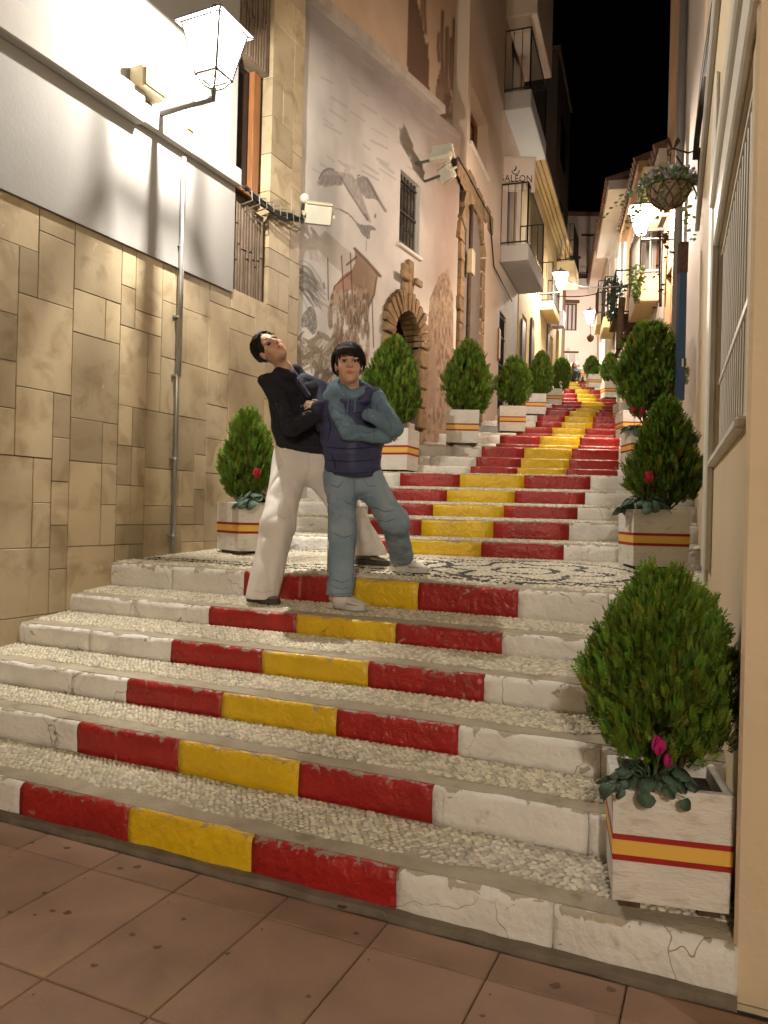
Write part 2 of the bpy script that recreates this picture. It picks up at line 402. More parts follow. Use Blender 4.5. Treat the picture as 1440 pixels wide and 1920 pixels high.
def tread_pt(i, a, c):      # a: 0..1 across from left to right, c: 0..1 from the nose back to the next riser
    p, e, zb, zt, _, _ = RIS[i]; q0 = p + e * (EXT[i][0] * (1 - a) + EXT[i][1] * a); q0 = Vector((q0.x, q0.y, zt))
    if i + 1 < NR:
        p2, e2, zb2 = RIS[i + 1][:3]; q1 = p2 + e2 * (EXT[i + 1][0] * (1 - a) + EXT[i + 1][1] * a); q1 = Vector((q1.x, q1.y, zb2))
    else: q1 = q0 + Vector((.6, 3.2, .06))
    return q0.lerp(q1, c)
def ground_z(x, y):         # height of the stairs under a plan point
    q = Vector((x, y, 0)); k = -1
    for i, (p, e, *_r) in enumerate(RIS):
        n = Vector((-e.y, e.x, 0))
        if (q - p).dot(n) >= 0: k = i
    if k < 0: return 0.0
    p, e, zb, zt = RIS[k][:4]; n = Vector((-e.y, e.x, 0)); d0 = (q - p).dot(n)
    if k + 1 >= NR: return zt
    p2, e2, zb2 = RIS[k + 1][:3]; n2 = Vector((-e2.y, e2.x, 0)); d1 = -(q - p2).dot(n2)
    return zt + (zb2 - zt) * d0 / max(d0 + d1, 1e-6)

# ---------------------------------------------------------------- ground and pavement
g = MB(); g.add([(-150, -150, -.06), (150, -150, -.06), (150, 150, -.06), (-150, 150, -.06)], [(0, 1, 2, 3)])
g.build('ground', mat['grout'])['kind'] = 'structure'
pav = struct('pavement')
mbg = MB(); c = SD * .2 - TD * .7; mbg.box((c.x, c.y, -.036), (5.2, 2.42, .02), (TD, SD, Vector((0, 0, 1))))
mbg.build('joint_bed', mat['grout'], pav)
rows = [2.59, 2.419] + [1.798 - .621 * k for k in range(7)]
tidx = 0; tile_cache = {}
for r0, r1 in zip(rows[:-1], rows[1:]):
    for k in range(-9, 9):
        t0 = -1.517 + .42 * k; cx = t0 + .21; cs = (r0 + r1) / 2
        if cs < 0.6 and abs(cx) > 3: continue
        q = TD * cx + SD * cs
        key = round(r0 - r1, 3)
        mb = MB(); mb.box((0, 0, -.012), (.21 - .0022, (r0 - r1) / 2 - .0022, .012), (TD, SD, Vector((0, 0, 1))), .0035)
        if key not in tile_cache:
            o = mb.build('paving_tile', mat['tile'], pav); tile_cache[key] = o.data
        else:
            o = bpy.data.objects.new('paving_tile', tile_cache[key]); COL.objects.link(o); o.parent = pav
        o.location = (q.x, q.y, random.uniform(-.0006, .0006)); o.rotation_euler = (random.uniform(-.0006, .0006), random.uniform(-.0006, .0006), 0)
# dark footing of the first riser
mb = MB(); a, b_ = EXT[0]
n = 40; prev = None
fo0 = [RIS[0][0] + TD * (a + (b_ - a) * k / n) - SD * (.035 + .012 * math.sin(k * 1.7)) for k in range(n + 1)]
for k in range(n):
    q0, q1 = fo0[k], fo0[k + 1]; r0 = q0 + SD * .09; r1 = q1 + SD * .09
    mb.prism([(q0.x, q0.y, -.02), (q1.x, q1.y, -.02), (r1.x, r1.y, -.02), (r0.x, r0.y, -.02)], [(q0.x, q0.y, .014), (q1.x, q1.y, .014), (r1.x, r1.y, .03), (r0.x, r0.y, .03)])
mb.build('cement_footing', M('dark_cement', (.20, .165, .125), (.14, .115, .085), rough=.9, scale=8, bump=.6), pav)
# old chewing gum and spots on the tiles
mb = MB()
for px, py, r in [(127, 1711, 8), (98, 1708, 6), (18, 1710, 5), (125, 1590, 7), (640, 1700, 10), (225, 1628, 6), (258, 1625, 7), (83, 1674, 5),
                  (65, 1715, 4), (248, 1752, 6), (295, 1776, 8), (176, 1810, 7), (1042, 1848, 11), (1145, 1855, 9), (578, 1868, 5), (427, 1788, 5), (344, 1723, 5), (668, 1750, 6), (60, 1520 + 60, 5), (905, 1905, 6)]:
    q = onz(px, py, .0); rr = r / F * q.y * .8; m_ = 9; ph = random.random() * 6
    ring = [(q.x + rr * (1 + .3 * math.sin(3 * t + ph)) * math.cos(t) * 1.2, q.y + rr * (1 + .3 * math.cos(2 * t + ph)) * math.sin(t)) for t in [2 * math.pi * j / m_ for j in range(m_)]]
    mb.prism([(x, y, -.001) for x, y in ring], [(x, y, .0013) for x, y in ring])
setp(mb.build('gum_stain', mat['stain'], pav), kind='stuff')

# ---------------------------------------------------------------- the staircase
stairs = struct('staircase')
STEP = []
def riser_block(parent, i, t0, t1, m, fine):
    p, e, zb, zt, _, _ = RIS[i]; n = Vector((e.y, -e.x, 0))       # n points down the street
    N = max(2, int((t1 - t0) / (.035 if fine else .12)))
    h = zt - zb
    prof = [(-.055, zb - .03), (.001, zb - .03), (.003, zb + h * .18), (.004, zb + h * .4), (.004, zb + h * .62), (.002, zb + h * .82), (-.004, zt - .012), (-.014, zt - .003), (-.026, zt - .001), (-.055, zt - .02)]
    K = len(prof); vs = []; amp = .006 if fine else .006
    ts = np.linspace(t0 + .0008, t1 - .0008, N + 1)
    pts = np.array([[t * 9 + i * 17.3, k * .9 + i * 3.1, i * 1.7] for t in ts for k in range(K)])
    nz = (fbm(pts, 3, 2) - .5) * 2; nz2 = (fbm(pts + 40, 5, 2) - .5) * 2
    for a, t in enumerate(ts):
        for k, (o, z) in enumerate(prof):
            j = a * K + k; on = o + (amp * 1.6 * nz[j] if 0 < k < K - 1 else 0)
            zz = z + (amp * nz2[j] if 5 <= k <= 8 else 0)
            if k == 1: zz += .006 * nz2[j]
            q = p + e * float(t) + n * on; vs.append((q.x, q.y, zz))
    fs = [(a * K + k, (a + 1) * K + k, (a + 1) * K + (k + 1) % K, a * K + (k + 1) % K) for a in range(N) for k in range(K)]
    fs = [tuple(reversed(f)) for f in fs]
    fs += [tuple(range(K)), tuple(reversed(range(N * K, N * K + K)))]
    me = bpy.data.meshes.new('riser_block'); me.from_pydata(vs, [], fs)
    ca = me.color_attributes.new('Col', 'FLOAT_COLOR', 'POINT'); wv = np.tile(np.array([0, .35, .15, 0, 0, .25, .7, 1, 1, .5]), N + 1)
    ca.data.foreach_set('color', np.repeat(wv, 4).astype(np.float32))
    bm = bmesh.new(); bm.from_mesh(me); bmesh.ops.recalc_face_normals(bm, faces=bm.faces); bm.to_mesh(me); bm.free()
    return link_mesh('riser_block', me, m, parent, True)
for i, (p, e, zb, zt, py, b) in enumerate(RIS):
    fine = i < 6; tl, tr = EXT[i]; nt = 60 if fine else 16; nc = 6 if fine else 3
    n = Vector((e.y, -e.x, 0)); vs = []; fs = []
    for a in range(nt + 1):
        for c in range(nc + 1):
            cc = c / nc; q = tread_pt(i, a / nt, cc)
            if c == 0: q = q + n * (-.022 - (.010 * vnoise(np.array([[a * .8, i * 7.7, 0]]), 9)[0] if fine else 0)); 
            else: q = q + Vector((0, 0, (fbm(np.array([[q.x * 5, q.y * 5, 0]]), 2)[0] - .5) * .008))
            if c == 0: q.z += .001
            if c == nc: q = q + Vector((e.y, -e.x, 0)) * -.02
            vs.append(q)
    m_ = nc + 1
    fs = [(a * m_ + c, (a + 1) * m_ + c, (a + 1) * m_ + c + 1, a * m_ + c + 1) for a in range(nt) for c in range(nc)]
    base = len(vs); zlow = zb - .09
    for a in range(nt + 1): q = vs[a * m_]; vs.append(Vector((q.x, q.y, zlow)))
    for a in range(nt + 1): q = vs[a * m_ + nc]; vs.append(Vector((q.x, q.y, zlow)))
    for a in range(nt):
        fs.append((base + a, base + a + 1, (a + 1) * m_, a * m_))
        b0 = base + nt + 1; fs.append((b0 + a + 1, b0 + a, a * m_ + nc, (a + 1) * m_ + nc)); fs.append((base + a + 1, base + a, b0 + a, b0 + a + 1))
    fs.append(tuple([c for c in range(nc + 1)] + [base + nt + 1, base])[::-1]); fs.append(tuple([nt * m_ + c for c in range(nc + 1)] + [base + nt + 1 + nt, base + nt]))
    me = bpy.data.meshes.new('step'); me.from_pydata([tuple(v) for v in vs], [], fs)
    st = link_mesh('step', me, mat['cement'], stairs); STEP.append(st)
    # painted blocks
    lim = [hit(p, e, x, py) for x in b]
    zones = [(tl, lim[0], 'paint_w'), (lim[0], lim[1], 'paint_r'), (lim[1], lim[2], 'paint_y'), (lim[2], lim[3], 'paint_r'), (lim[3], tr, 'paint_w')]
    for z0, z1, mk in zones:
        if z1 - z0 < .02: continue
        cuts = [z0]
        step = random.uniform(.55, .9) if mk == 'paint_w' else random.uniform(.45, .8)
        while z1 - cuts[-1] > step * 1.5: cuts.append(cuts[-1] + step * random.uniform(.85, 1.15))
        cuts.append(z1)
        for c0, c1 in zip(cuts[:-1], cuts[1:]):
            riser_block(st, i, c0 + (.0015 if c0 > z0 else 0), c1 - (.0015 if c1 < z1 else 0), mat[mk], fine)

# ---------------------------------------------------------------- pebbles set in mortar on the treads
def dome(n=7):
    v = [(math.cos(2 * math.pi * j / n), math.sin(2 * math.pi * j / n), -.25) for j in range(n)]
    v += [(.78 * math.cos(2 * math.pi * (j + .5) / n), .78 * math.sin(2 * math.pi * (j + .5) / n), .55) for j in range(n)] + [(0, 0, .95)]
    f = []
    for j in range(n):
        k = (j + 1) % n; f += [(j, k, n + j), (k, n + k, n + j), (n + j, n + k, 2 * n)]
    return np.array(v), np.array(f)
DV, DF = dome()
def pebble_set(i, na, nb, c0, c1, L, Wd, seed, colf=None):
    r = np.random.default_rng(seed); p, e = RIS[i][:2]
    A, B = np.meshgrid(np.arange(na), np.arange(nb), indexing='ij')
    a = (A + .5 + .5 * (B % 2) + r.uniform(-.24, .24, A.shape)) / na; bb = (B + .5 + r.uniform(-.20, .20, A.shape)) / nb
    a = a.ravel(); bb = bb.ravel(); k = (a > .003) & (a < .997); a = a[k]; bb = bb[k]
    q00, q10, q01, q11 = [np.array(tread_pt(i, x, y)) for x, y in ((0, c0), (1, c0), (0, c1), (1, c1))]
    if c0 < .9: bb = np.clip(bb + 0.10 * (np.interp(a, np.linspace(0, 1, 40), r.uniform(-1, 1, 40))) * (1 - bb), 0, 1)
    pos = (q00[None] * ((1 - a) * (1 - bb))[:, None] + q10[None] * (a * (1 - bb))[:, None] + q01[None] * ((1 - a) * bb)[:, None] + q11[None] * (a * bb)[:, None])
    m = len(pos); th = math.atan2(e.y, e.x) + r.normal(0, .26, m) + .35 * np.sin(pos[:, 0] * 3 + pos[:, 1] * 2.2)
    sz = np.c_[L * r.uniform(.88, 1.2, m), Wd * r.uniform(.92, 1.2, m), Wd * r.uniform(.75, 1.1, m)] / 2
    col = np.ones((m, 3)) * r.uniform(.66, 1.15, (m, 1)); col[:, 2] *= r.uniform(.85, 1.0, m)
    if colf is not None:
        dk = colf(pos, r); col[dk] = np.array([.045, .042, .04]) * r.uniform(.6, 1.6, (dk.sum(), 1))
    return pos, th, sz, col
def pebble_mesh(name, S, parent, sel=None):
    pos, th, sz, col = S
    if sel is not None: pos, th, sz, col = pos[sel], th[sel], sz[sel], col[sel]
    m = len(pos); V = DV[None] * sz[:, None, :]; c, s = np.cos(th)[:, None], np.sin(th)[:, None]
    X = V[..., 0] * c - V[..., 1] * s + pos[:, None, 0]; Y = V[..., 0] * s + V[..., 1] * c + pos[:, None, 1]; Z = V[..., 2] + pos[:, None, 2] + .001
    v = np.stack([X, Y, Z], -1).reshape(-1, 3); f = (DF[None] + (np.arange(m) * len(DV))[:, None, None]).reshape(-1, 3)
    o = np_mesh(name, v, f, mat['pebble'], parent, True, np.repeat(col, len(DV), 0)); o['kind'] = 'stuff'; return o
def mosaic(pos, r):      # black stone figures in the landing: border lines, a ring rosette, crossing bands
    q = np.c_[pos[:, 0] * TD.x + pos[:, 1] * TD.y, pos[:, 0] * SD.x + pos[:, 1] * SD.y]
    c0 = onz(985, 1072, 1.09); cx, cy = c0.x * TD.x + c0.y * TD.y, c0.x * SD.x + c0.y * SD.y
    d = np.hypot(q[:, 0] - cx, (q[:, 1] - cy)); an = np.arctan2(q[:, 1] - cy, q[:, 0] - cx)
    k = (np.abs(q[:, 1] - 4.86) < .022) | (np.abs(q[:, 1] - 4.98) < .018)
    k |= (np.abs(d - .78) < .024) | (np.abs(d - .22) < .03) | ((np.abs(d - .50 - .10 * np.cos(6 * an)) < .04) & (d < .72))
    x = q[:, 0]; 
    for sg in (-1, 1): k |= (np.abs((x + 2.35) * .8 + sg * (q[:, 1] - 5.55)) < .028) & (np.abs(x + 2.35) < 1.0)
    k |= (np.abs(np.hypot(x + 2.35, q[:, 1] - 5.55) - .42) < .03)
    k |= (np.abs(q[:, 1] - 6.12) < .02) & (x < cx - .5)
    return k & (r.uniform(0, 1, len(x)) > .04)
count300 = 0
for i in range(NR):
    wd_ = (tread_pt(i, 1, .5) - tread_pt(i, 0, .5)).length; dp = (tread_pt(i, .5, 1) - tread_pt(i, .5, 0)).length
    if i < 5:
        c0 = .10 / dp; L, Wd = .030, .0195
    elif i == 5: c0 = .06 / dp; L, Wd = .037, .024
    elif i < 11: c0 = .05 / dp; L, Wd = .044, .03
    else: continue
    na = int(wd_ / (L * .96)); nb = int(dp * (1 - c0) / (Wd * .98))
    S = pebble_set(i, na, nb, c0 + Wd * .5 / dp, 1 - .012 / dp, L, Wd, 100 + i, mosaic if i == 5 else None)
    if i == 0:                      # the nearest ones, right, are stones of their own
        mx, my = proj(S[0]); vis = (mx > 560) & (mx < 1150) & (my > 1400)
        # a worn, mortared patch shows fewer stones in the middle of the first step
        worn = (fbm(S[0] * np.array([2.2, 2.2, 0]) + 3.3, 4, 2) > .56) & (mx < 830) & (mx > 250)
        S[0][worn, 2] -= .004
        order = np.argsort(np.where(vis, S[0][:, 1], 99))[:300]
        rest = np.ones(len(S[0]), bool); rest[order] = False
        pebble_mesh('pebble_paving', S, STEP[i], rest)
        tm = []
        for tone in range(5):
            o = np_mesh('pebble', DV, DF, mat['pebble'], None, True, np.ones((len(DV), 3)) * (.66 + .12 * tone)); tm.append(o.data); bpy.data.objects.remove(o)
        for j in order:
            o = bpy.data.objects.new('pebble', tm[random.randrange(5)]); COL.objects.link(o); o.parent = STEP[i]
            o.location = S[0][j] + np.array([0, 0, .001]); o.rotation_euler = (random.uniform(-.15, .15), random.uniform(-.15, .15), S[1][j]); o.scale = S[2][j]
    else: pebble_mesh('pebble_paving', S, STEP[i])
# ---------------------------------------------------------------- left: building clad in stone slabs
BL = thing('stone_clad_building', 'white plastered building with beige stone slab cladding along the lower wall, left of the steps', 'building', WL.pt(2, -.3, 0))
uE = WL.at(558, 640)[0]; uPl = WL.at(433, 547)[0]
zS = (WL.at(0, 358)[1] + WL.at(433, 547)[1]) / 2
zM0 = (WL.at(0, 75)[1] + WL.at(440, 358)[1]) / 2; 
U0 = -1.2; ZT = 9.5
def wbox(name, m, W, u0, u1, o0, o1, z0, z1, parent, bev=0): 
    mb = MB(); mb.wb(W, u0, u1, o0, o1, z0, z1, bev); return mb.build(name, m, parent)
wbox('backing_wall', mat['joint'], WL, U0, uPl, -.30, -.014, -.1, zS, BL)
wbox('plaster', mat['plaster'], WL, U0, uPl, -.30, .022, zS + .002, ZT, BL)
uMs = WL.at(252, 215)[0]
wbox('moulding', mat['trim'], WL, U0, uMs, .022, .11, zM0, zM0 + .25, BL, .008)
wbox('moulding', mat['trim'], WL, uMs + .001, uPl + .01, .022, .085, zM0 + .03, zM0 + .19, BL, .008)
# openings in the pilaster strip beyond the plaster
def rect(W, a, b_):
    u0, z1 = W.at(*a); u1, z0 = W.at(*b_); return u0, u1, z0, z1
lv = (uPl + .012, WL.at(498, 470)[0], WL.at(470, 560)[1], WL.at(445, 372)[1])
wi = (uPl + .012, WL.at(505, 230)[0], WL.at(450, 346)[1], WL.at(450, 92)[1])
lt = (uPl + .012, WL.at(510, 60)[0], WL.at(450, 88)[1], ZT)
holes = [lv, wi, lt]
wbox('backing_wall', mat['joint'], WL, uPl + .003, uE - .02, -.60, -.16, -.1, ZT, BL)
def pack(W, u0, u1, z0, z1, m, holes, parent, seed, o=0.0, th=.016, sizes=((2, 3), (3, 3), (3, 4), (2, 2), (2, 4), (1, 2), (4, 3), (2, 1), (3, 2))):
    r = random.Random(seed); nu = max(1, round((u1 - u0) / m)); nz = max(1, round((z1 - z0) / m)); du = (u1 - u0) / nu; dz = (z1 - z0) / nz
    occ = [[False] * nz for _ in range(nu)]
    for a in range(nu):
        for c in range(nz):
            uc, zc = u0 + (a + .5) * du, z0 + (c + .5) * dz
            if any(h[0] < uc < h[1] and h[2] < zc < h[3] for h in holes): occ[a][c] = True
    for c in range(nz - 1, -1, -1):
        for a in range(nu):
            if occ[a][c]: continue
            opts = list(sizes); r.shuffle(opts); opts += [(1, 1)]
            for w, h in opts:
                if a + w > nu or c - h + 1 < 0: continue
                if any(occ[a + x][c - y] for x in range(w) for y in range(h)): continue
                for x in range(w):
                    for y in range(h): occ[a + x][c - y] = True
                mb = MB(); g_ = .0024; off = o + r.uniform(-.002, .002)
                mb.wb(W, u0 + a * du + g_, u0 + (a + w) * du - g_, off - th, off, z0 + (c - h + 1) * dz + g_, z0 + (c + 1) * dz - g_, .003)
                mb.build('stone_slab', mat['slab'], parent); break
pack(WL, U0, uPl, -.05, zS, .155, [], BL, 5)
pack(WL, uPl + .004, uE, .7, ZT, .19, holes, BL, 11, 0.0, .16, sizes=((2, 2), (3, 2), (2, 3), (1, 2), (2, 1), (3, 3)))
# end return of the pilaster, toward the mural house
wbox('end_wall', mat['slab'], WL, uE - .02, uE + .001, -.75, -.165, -.1, ZT, BL)
# window with wooden frame
fr = wbox('window', mat['glass'], WL, wi[0] + .01, wi[1] - .01, -.155, -.14, wi[2] + .01, wi[3] - .01, BL)
mb = MB()
for (a, b_) in ((wi[0] + .004, wi[0] + .09), (wi[1] - .17, wi[1] - .05)): mb.wb(WL, a, b_, -.138, -.075, wi[2] + .004, wi[3] - .004, .006)
mb.wb(WL, wi[0] + .09, wi[1] - .17, -.138, -.08, wi[2] + .004, wi[2] + .07, .006); mb.build('window_frame', mat['wood'], fr)
for h in (lv, lt):
    pn = wbox('ribbed_panel', mat['rib'], WL, h[0] + .004, h[1] - .004, -.155, -.03, h[2] + .004, min(h[3], ZT) - .004, BL)
    mb = MB(); x = h[0] + .02; r = random.Random(3)
    while x < h[1] - .05:
        z = h[2] + .01
        while z < min(h[3], ZT) - .05:
            zz = min(z + r.uniform(.30, .5), min(h[3], ZT) - .01); mb.wb(WL, x, x + .032, -.03, -.012 + r.uniform(-.006, .006), z, zz - .008, .005); z = zz
        x += .045
    mb.build('rib', mat['rib'], pn)['kind'] = 'stuff'
# conduit pipe on the wall
pu, pz1 = WL.at(337, 297); _, pz0 = WL.at(319, 1031)
cp = thing('conduit_pipe', 'thin grey steel conduit running down the stone slab wall', 'pipe', WL.pt(pu, .03, pz0))
mb = MB(); mb.tube([WL.pt(pu, .032, pz0 - .02), WL.pt(pu, .032, 2.6), WL.pt(pu, .032, 2.62)], .019, 10); mb.tube([WL.pt(pu, .045, 2.605), WL.pt(pu, .045, pz1)], .023, 10)
mb.build('pipe', mat['steel'], cp, True)
for zz in (1.25, 1.9, 2.6, 3.1, 3.7):
    mb = MB(); mb.tube([WL.pt(pu, .03, zz), WL.pt(pu, .03, zz + .018)], .029, 10); mb.wb(WL, pu - .045, pu + .045, .001, .012, zz, zz + .018); mb.build('clamp', mat['steel'], cp)
# meter boxes
for (a, b_, lab, d) in (((238, 120), (282, 205), 'larger ivory junction box on the white wall left of the lantern bracket', .15), ((332, 215), (348, 262), 'small ivory switch box on the white wall just under the lantern bracket', .07)):
    u0, u1, z0, z1 = rect(WL, a, b_); z0, z1 = min(z0, z1), max(z0, z1)
    zc = (z0 + z1) / 2; hh = (z1 - z0) / 2 * .8
    t = thing('junction_box', lab, 'junction box', WL.pt((u0 + u1) / 2, .03, zc - hh), group='electrical boxes on the white wall')
    wbox('casing', mat['ivory'], WL, u0, u1, .023, .023 + d, zc - hh, zc + hh, t, .012)
    wbox('lid', mat['ivory'], WL, u0 + .015, u1 - .015, .024 + d, .04 + d, zc - hh + .02, zc + hh - .02, t, .006)
    mb = MB(); mb.tube([WL.pt((u0 + u1) / 2, .06, zc - hh + .01), WL.pt((u0 + u1) / 2 + .03, .05, zc - hh - .08), WL.pt((u0 + u1) / 2 + .05, .04, zM0 + .2)], .009, 6); mb.build('wire', mat['ivory'], t)
# cable tray and bundle crossing below the window
mb = MB(); r = random.Random(9)
a = WL.at(447, 352); b_ = WL.at(562, 412)
for k in range(5):
    pts = []
    for j in range(9):
        f = j / 8; pts.append(WL.pt(a[0] + (b_[0] - a[0]) * f, .05 + .012 * k + .02 * math.sin(f * 9 + k), a[1] + (b_[1] - a[1]) * f - .12 * math.sin(math.pi * f) * (.4 + .2 * k) + r.uniform(-.01, .01)))
    mb.tube(pts, .011, 6)
ct = setp(mb.build('cable_bundle', mat['cable'], None, True), 'bundle of black cables sagging under the wooden window to the floodlight', 'cables')
mb = MB()
for j in range(9):
    f = (j + .5) / 9; q = (a[0] + (b_[0] - a[0]) * f, a[1] + (b_[1] - a[1]) * f - .06)
    mb.tube([WL.pt(q[0], .001, q[1] + .05), WL.pt(q[0], .11, q[1] + .03), WL.pt(q[0], .12, q[1] - .06), WL.pt(q[0], .001, q[1] - .08)], .006, 5)
mb.build('hook', mat['steel'], ct)

def floodlight(W, px, py, o, size, lab, turn, tilt, group='floodlights on the mural house'):
    u, z = W.at(px, py, o); c = W.pt(u, o, z); t = thing('floodlight', lab, 'floodlight', c, group=group)
    ax0 = (W.u3 * math.cos(turn) + W.n3 * math.sin(turn)).normalized(); fw = ax0.cross(Vector((0, 0, 1))).normalized()
    up = (Vector((0, 0, 1)) * math.cos(tilt) + fw * math.sin(tilt)).normalized(); nn = ax0.cross(up).normalized()
    A = (ax0, up, nn); s = size
    mb = MB(); mb.box(c, (s, s * .72, s * .28), A, .02); mb.build('casing', mat['flood'], t)
    mb = MB(); mb.box(c + nn * s * .30, (s * .9, s * .62, .012), A, .005); mb.build('lens', M('floodlight_lens', (.62, .60, .50), rough=.2, bump=0), t)
    mb = MB(); mb.box(c + up * s * .75 + nn * s * .05, (s * .95, .012, s * .34), A, .005); mb.build('visor', mat['flood'], t)
    mb = MB()
    for sg in (-1, 1): mb.box(c + ax0 * sg * s * 1.06, (.012, s * .10, s * .5), A)
    mb.build('yoke', mat['flood'], t)
    mb = MB(); mb.tube([c - nn * s * .28, W.pt(u, .04, z - .05), W.pt(u, .0, z - .05)], .02, 7); mb.build('bracket', mat['iron_g'], t)
    return t
floodlight(WL, 597, 402, .22, .15, 'cream floodlight at the corner of the stone slab pilaster, beside the painted bird', .9, .5)
t = thing('security_camera', 'small white round camera on the pilaster corner above the cream floodlight', 'camera', P(572, 375, 8.3))
q = P(572, 372, 8.3)
mb = MB(); mb.ball(q, .055, None, 12, 8); mb.build('dome', mat['white'], t, True)
mb = MB(); mb.tube([q + Vector((-.01, .02, -.05)), P(566, 400, 8.36), WL.pt(uE - .02, 0, P(566, 415, 8.3).z)], .022, 7); mb.build('mount', mat['iron'], t)

# ---------------------------------------------------------------- wall lanterns
def lantern(W, px, py, o, size, energy, color, lab, gmat, frame, radius=.05, arm_from='low'):
    u, z = W.at(px, py, o); c = W.pt(u, o, z); s = size
    t = thing('wall_lantern', lab, 'street lamp', W.pt(u, .02, z - s * .95), group='lit wall lanterns along the alley')
    ax, ay = W.u3, W.n3; Z = Vector((0, 0, 1))
    def ringq(h, w): return [c + ax * w * sx + ay * w * sy + Z * h for sx, sy in ((-1, -1), (1, -1), (1, 1), (-1, 1))]
    top, bot = ringq(s * .42, s * .40), ringq(-s * .42, s * .22)
    gl = MB()
    for k in range(4): gl.add([bot[k], bot[(k + 1) % 4], top[(k + 1) % 4], top[k]], [(0, 1, 2, 3)])
    # each pane a thin plate
    for k in range(4):
        pm = MB(); nrm = (bot[(k + 1) % 4] - bot[k]).cross(top[k] - bot[k]).normalized() * .003
        qd = [bot[k], bot[(k + 1) % 4], top[(k + 1) % 4], top[k]]
        pm.prism([v - nrm for v in qd], [v + nrm for v in qd]); pm.build('pane', gmat, t)
    fm = MB()
    for k in range(4):
        fm.tube([bot[k], top[k]], s * .022, 6); fm.tube([bot[k], bot[(k + 1) % 4]], s * .022, 6)
        fm.tube([top[k], top[(k + 1) % 4]], s * .022, 6)
        fm.tube([bot[k], c + ax * .12 * s * (-1 if k in (0, 3) else 1) + ay * .12 * s * (-1 if k < 2 else 1) - Z * s * .58, c - Z * s * .66], s * .018, 6)
        fm.ball(bot[k], s * .035, None, 8, 6)
    fm.build('frame', frame, t)
    cm = MB(); rim = ringq(s * .43, s * .50); mid = ringq(s * .62, s * .22); tip = ringq(s * .74, s * .08)
    cm.prism(ringq(s * .42, s * .50), ringq(s * .45, s * .50)); cm.prism(ringq(s * .451, s * .47), mid); cm.prism(ringq(s * .621, s * .16), tip)
    cm.ball(c + Z * s * .80, s * .07, None, 8, 6); cm.build('cap', frame, t)
    bm_ = MB(); bm_.tube([c - Z * s * .40, c - Z * s * .10], [s * .05, s * .045], 8); bm_.build('lamp_socket', mat['ivory'], t)
    bu = MB(); bu.ball(c + Z * s * .05, (s * .09, s * .09, s * .15)); bu.build('bulb', glow('bulb_glow', color, 12, .25), t, True)
    am = MB(); zb = z - s * .80
    am.tube([c - Z * s * .62, c - Z * s * .80, W.pt(u, o * .5, zb - s * .01), W.pt(u, .02, zb - s * .05)], s * .055, 8)
    am.wb(W, u - s * .07, u + s * .07, .001, .02, zb - s * .35, zb + s * .25); am.build('bracket', frame, t)
    l = bpy.data.lights.new('lantern_light', 'POINT'); l.energy = energy; l.color = color; l.shadow_soft_size = radius
    lo = bpy.data.objects.new('lantern_light', l); COL.objects.link(lo); lo.location = c + Z * s * .05 - wloc(t); lo.parent = t
    return t
lantern(WL, 402, 100, .60, .44, E_MAIN, WHITE, 'large lit lantern on a grey arm high on the white plaster wall, left foreground', mat['glow_w'], mat['iron_g'], .022)

# ---------------------------------------------------------------- mural house
uM0 = WM.at(574, 300)[0] - .6; uM1 = WM.at(860, 420)[0]
# painted design, laid out on the plane of this wall
def pin(X, Y, poly):
    c = np.zeros(X.shape, bool); n = len(poly); j = n - 1
    for i in range(n):
        xi, yi = poly[i]; xj, yj = poly[j]
        c ^= ((yi > Y) != (yj > Y)) & (X < (xj - xi) * (Y - yi) / (yj - yi + 1e-9) + xi); j = i
    return c
def pdist(X, Y, pts):
    d = np.full(X.shape, 1e9)
    for (x0, y0), (x1, y1) in zip(pts[:-1], pts[1:]):
        dx, dy = x1 - x0, y1 - y0; t = np.clip(((X - x0) * dx + (Y - y0) * dy) / (dx * dx + dy * dy + 1e-9), 0, 1)
        d = np.minimum(d, np.hypot(X - x0 - t * dx, Y - y0 - t * dy))
    return d
def m6(l): return [(540 + x / 4.3625, 280 + y / 4.3625) for x, y in l]
def m8(l): return [(740 + x / 4.175, y / 4.175) for x, y in l]
def sm(poly, it=2, closed=True):
    for _ in range(it):
        q = []; n = len(poly)
        for i in range(n if closed else n - 1):
            a, b_ = poly[i], poly[(i + 1) % n]; q += [(a[0] * .75 + b_[0] * .25, a[1] * .75 + b_[1] * .25), (a[0] * .25 + b_[0] * .75, a[1] * .25 + b_[1] * .75)]
        poly = q
    return poly
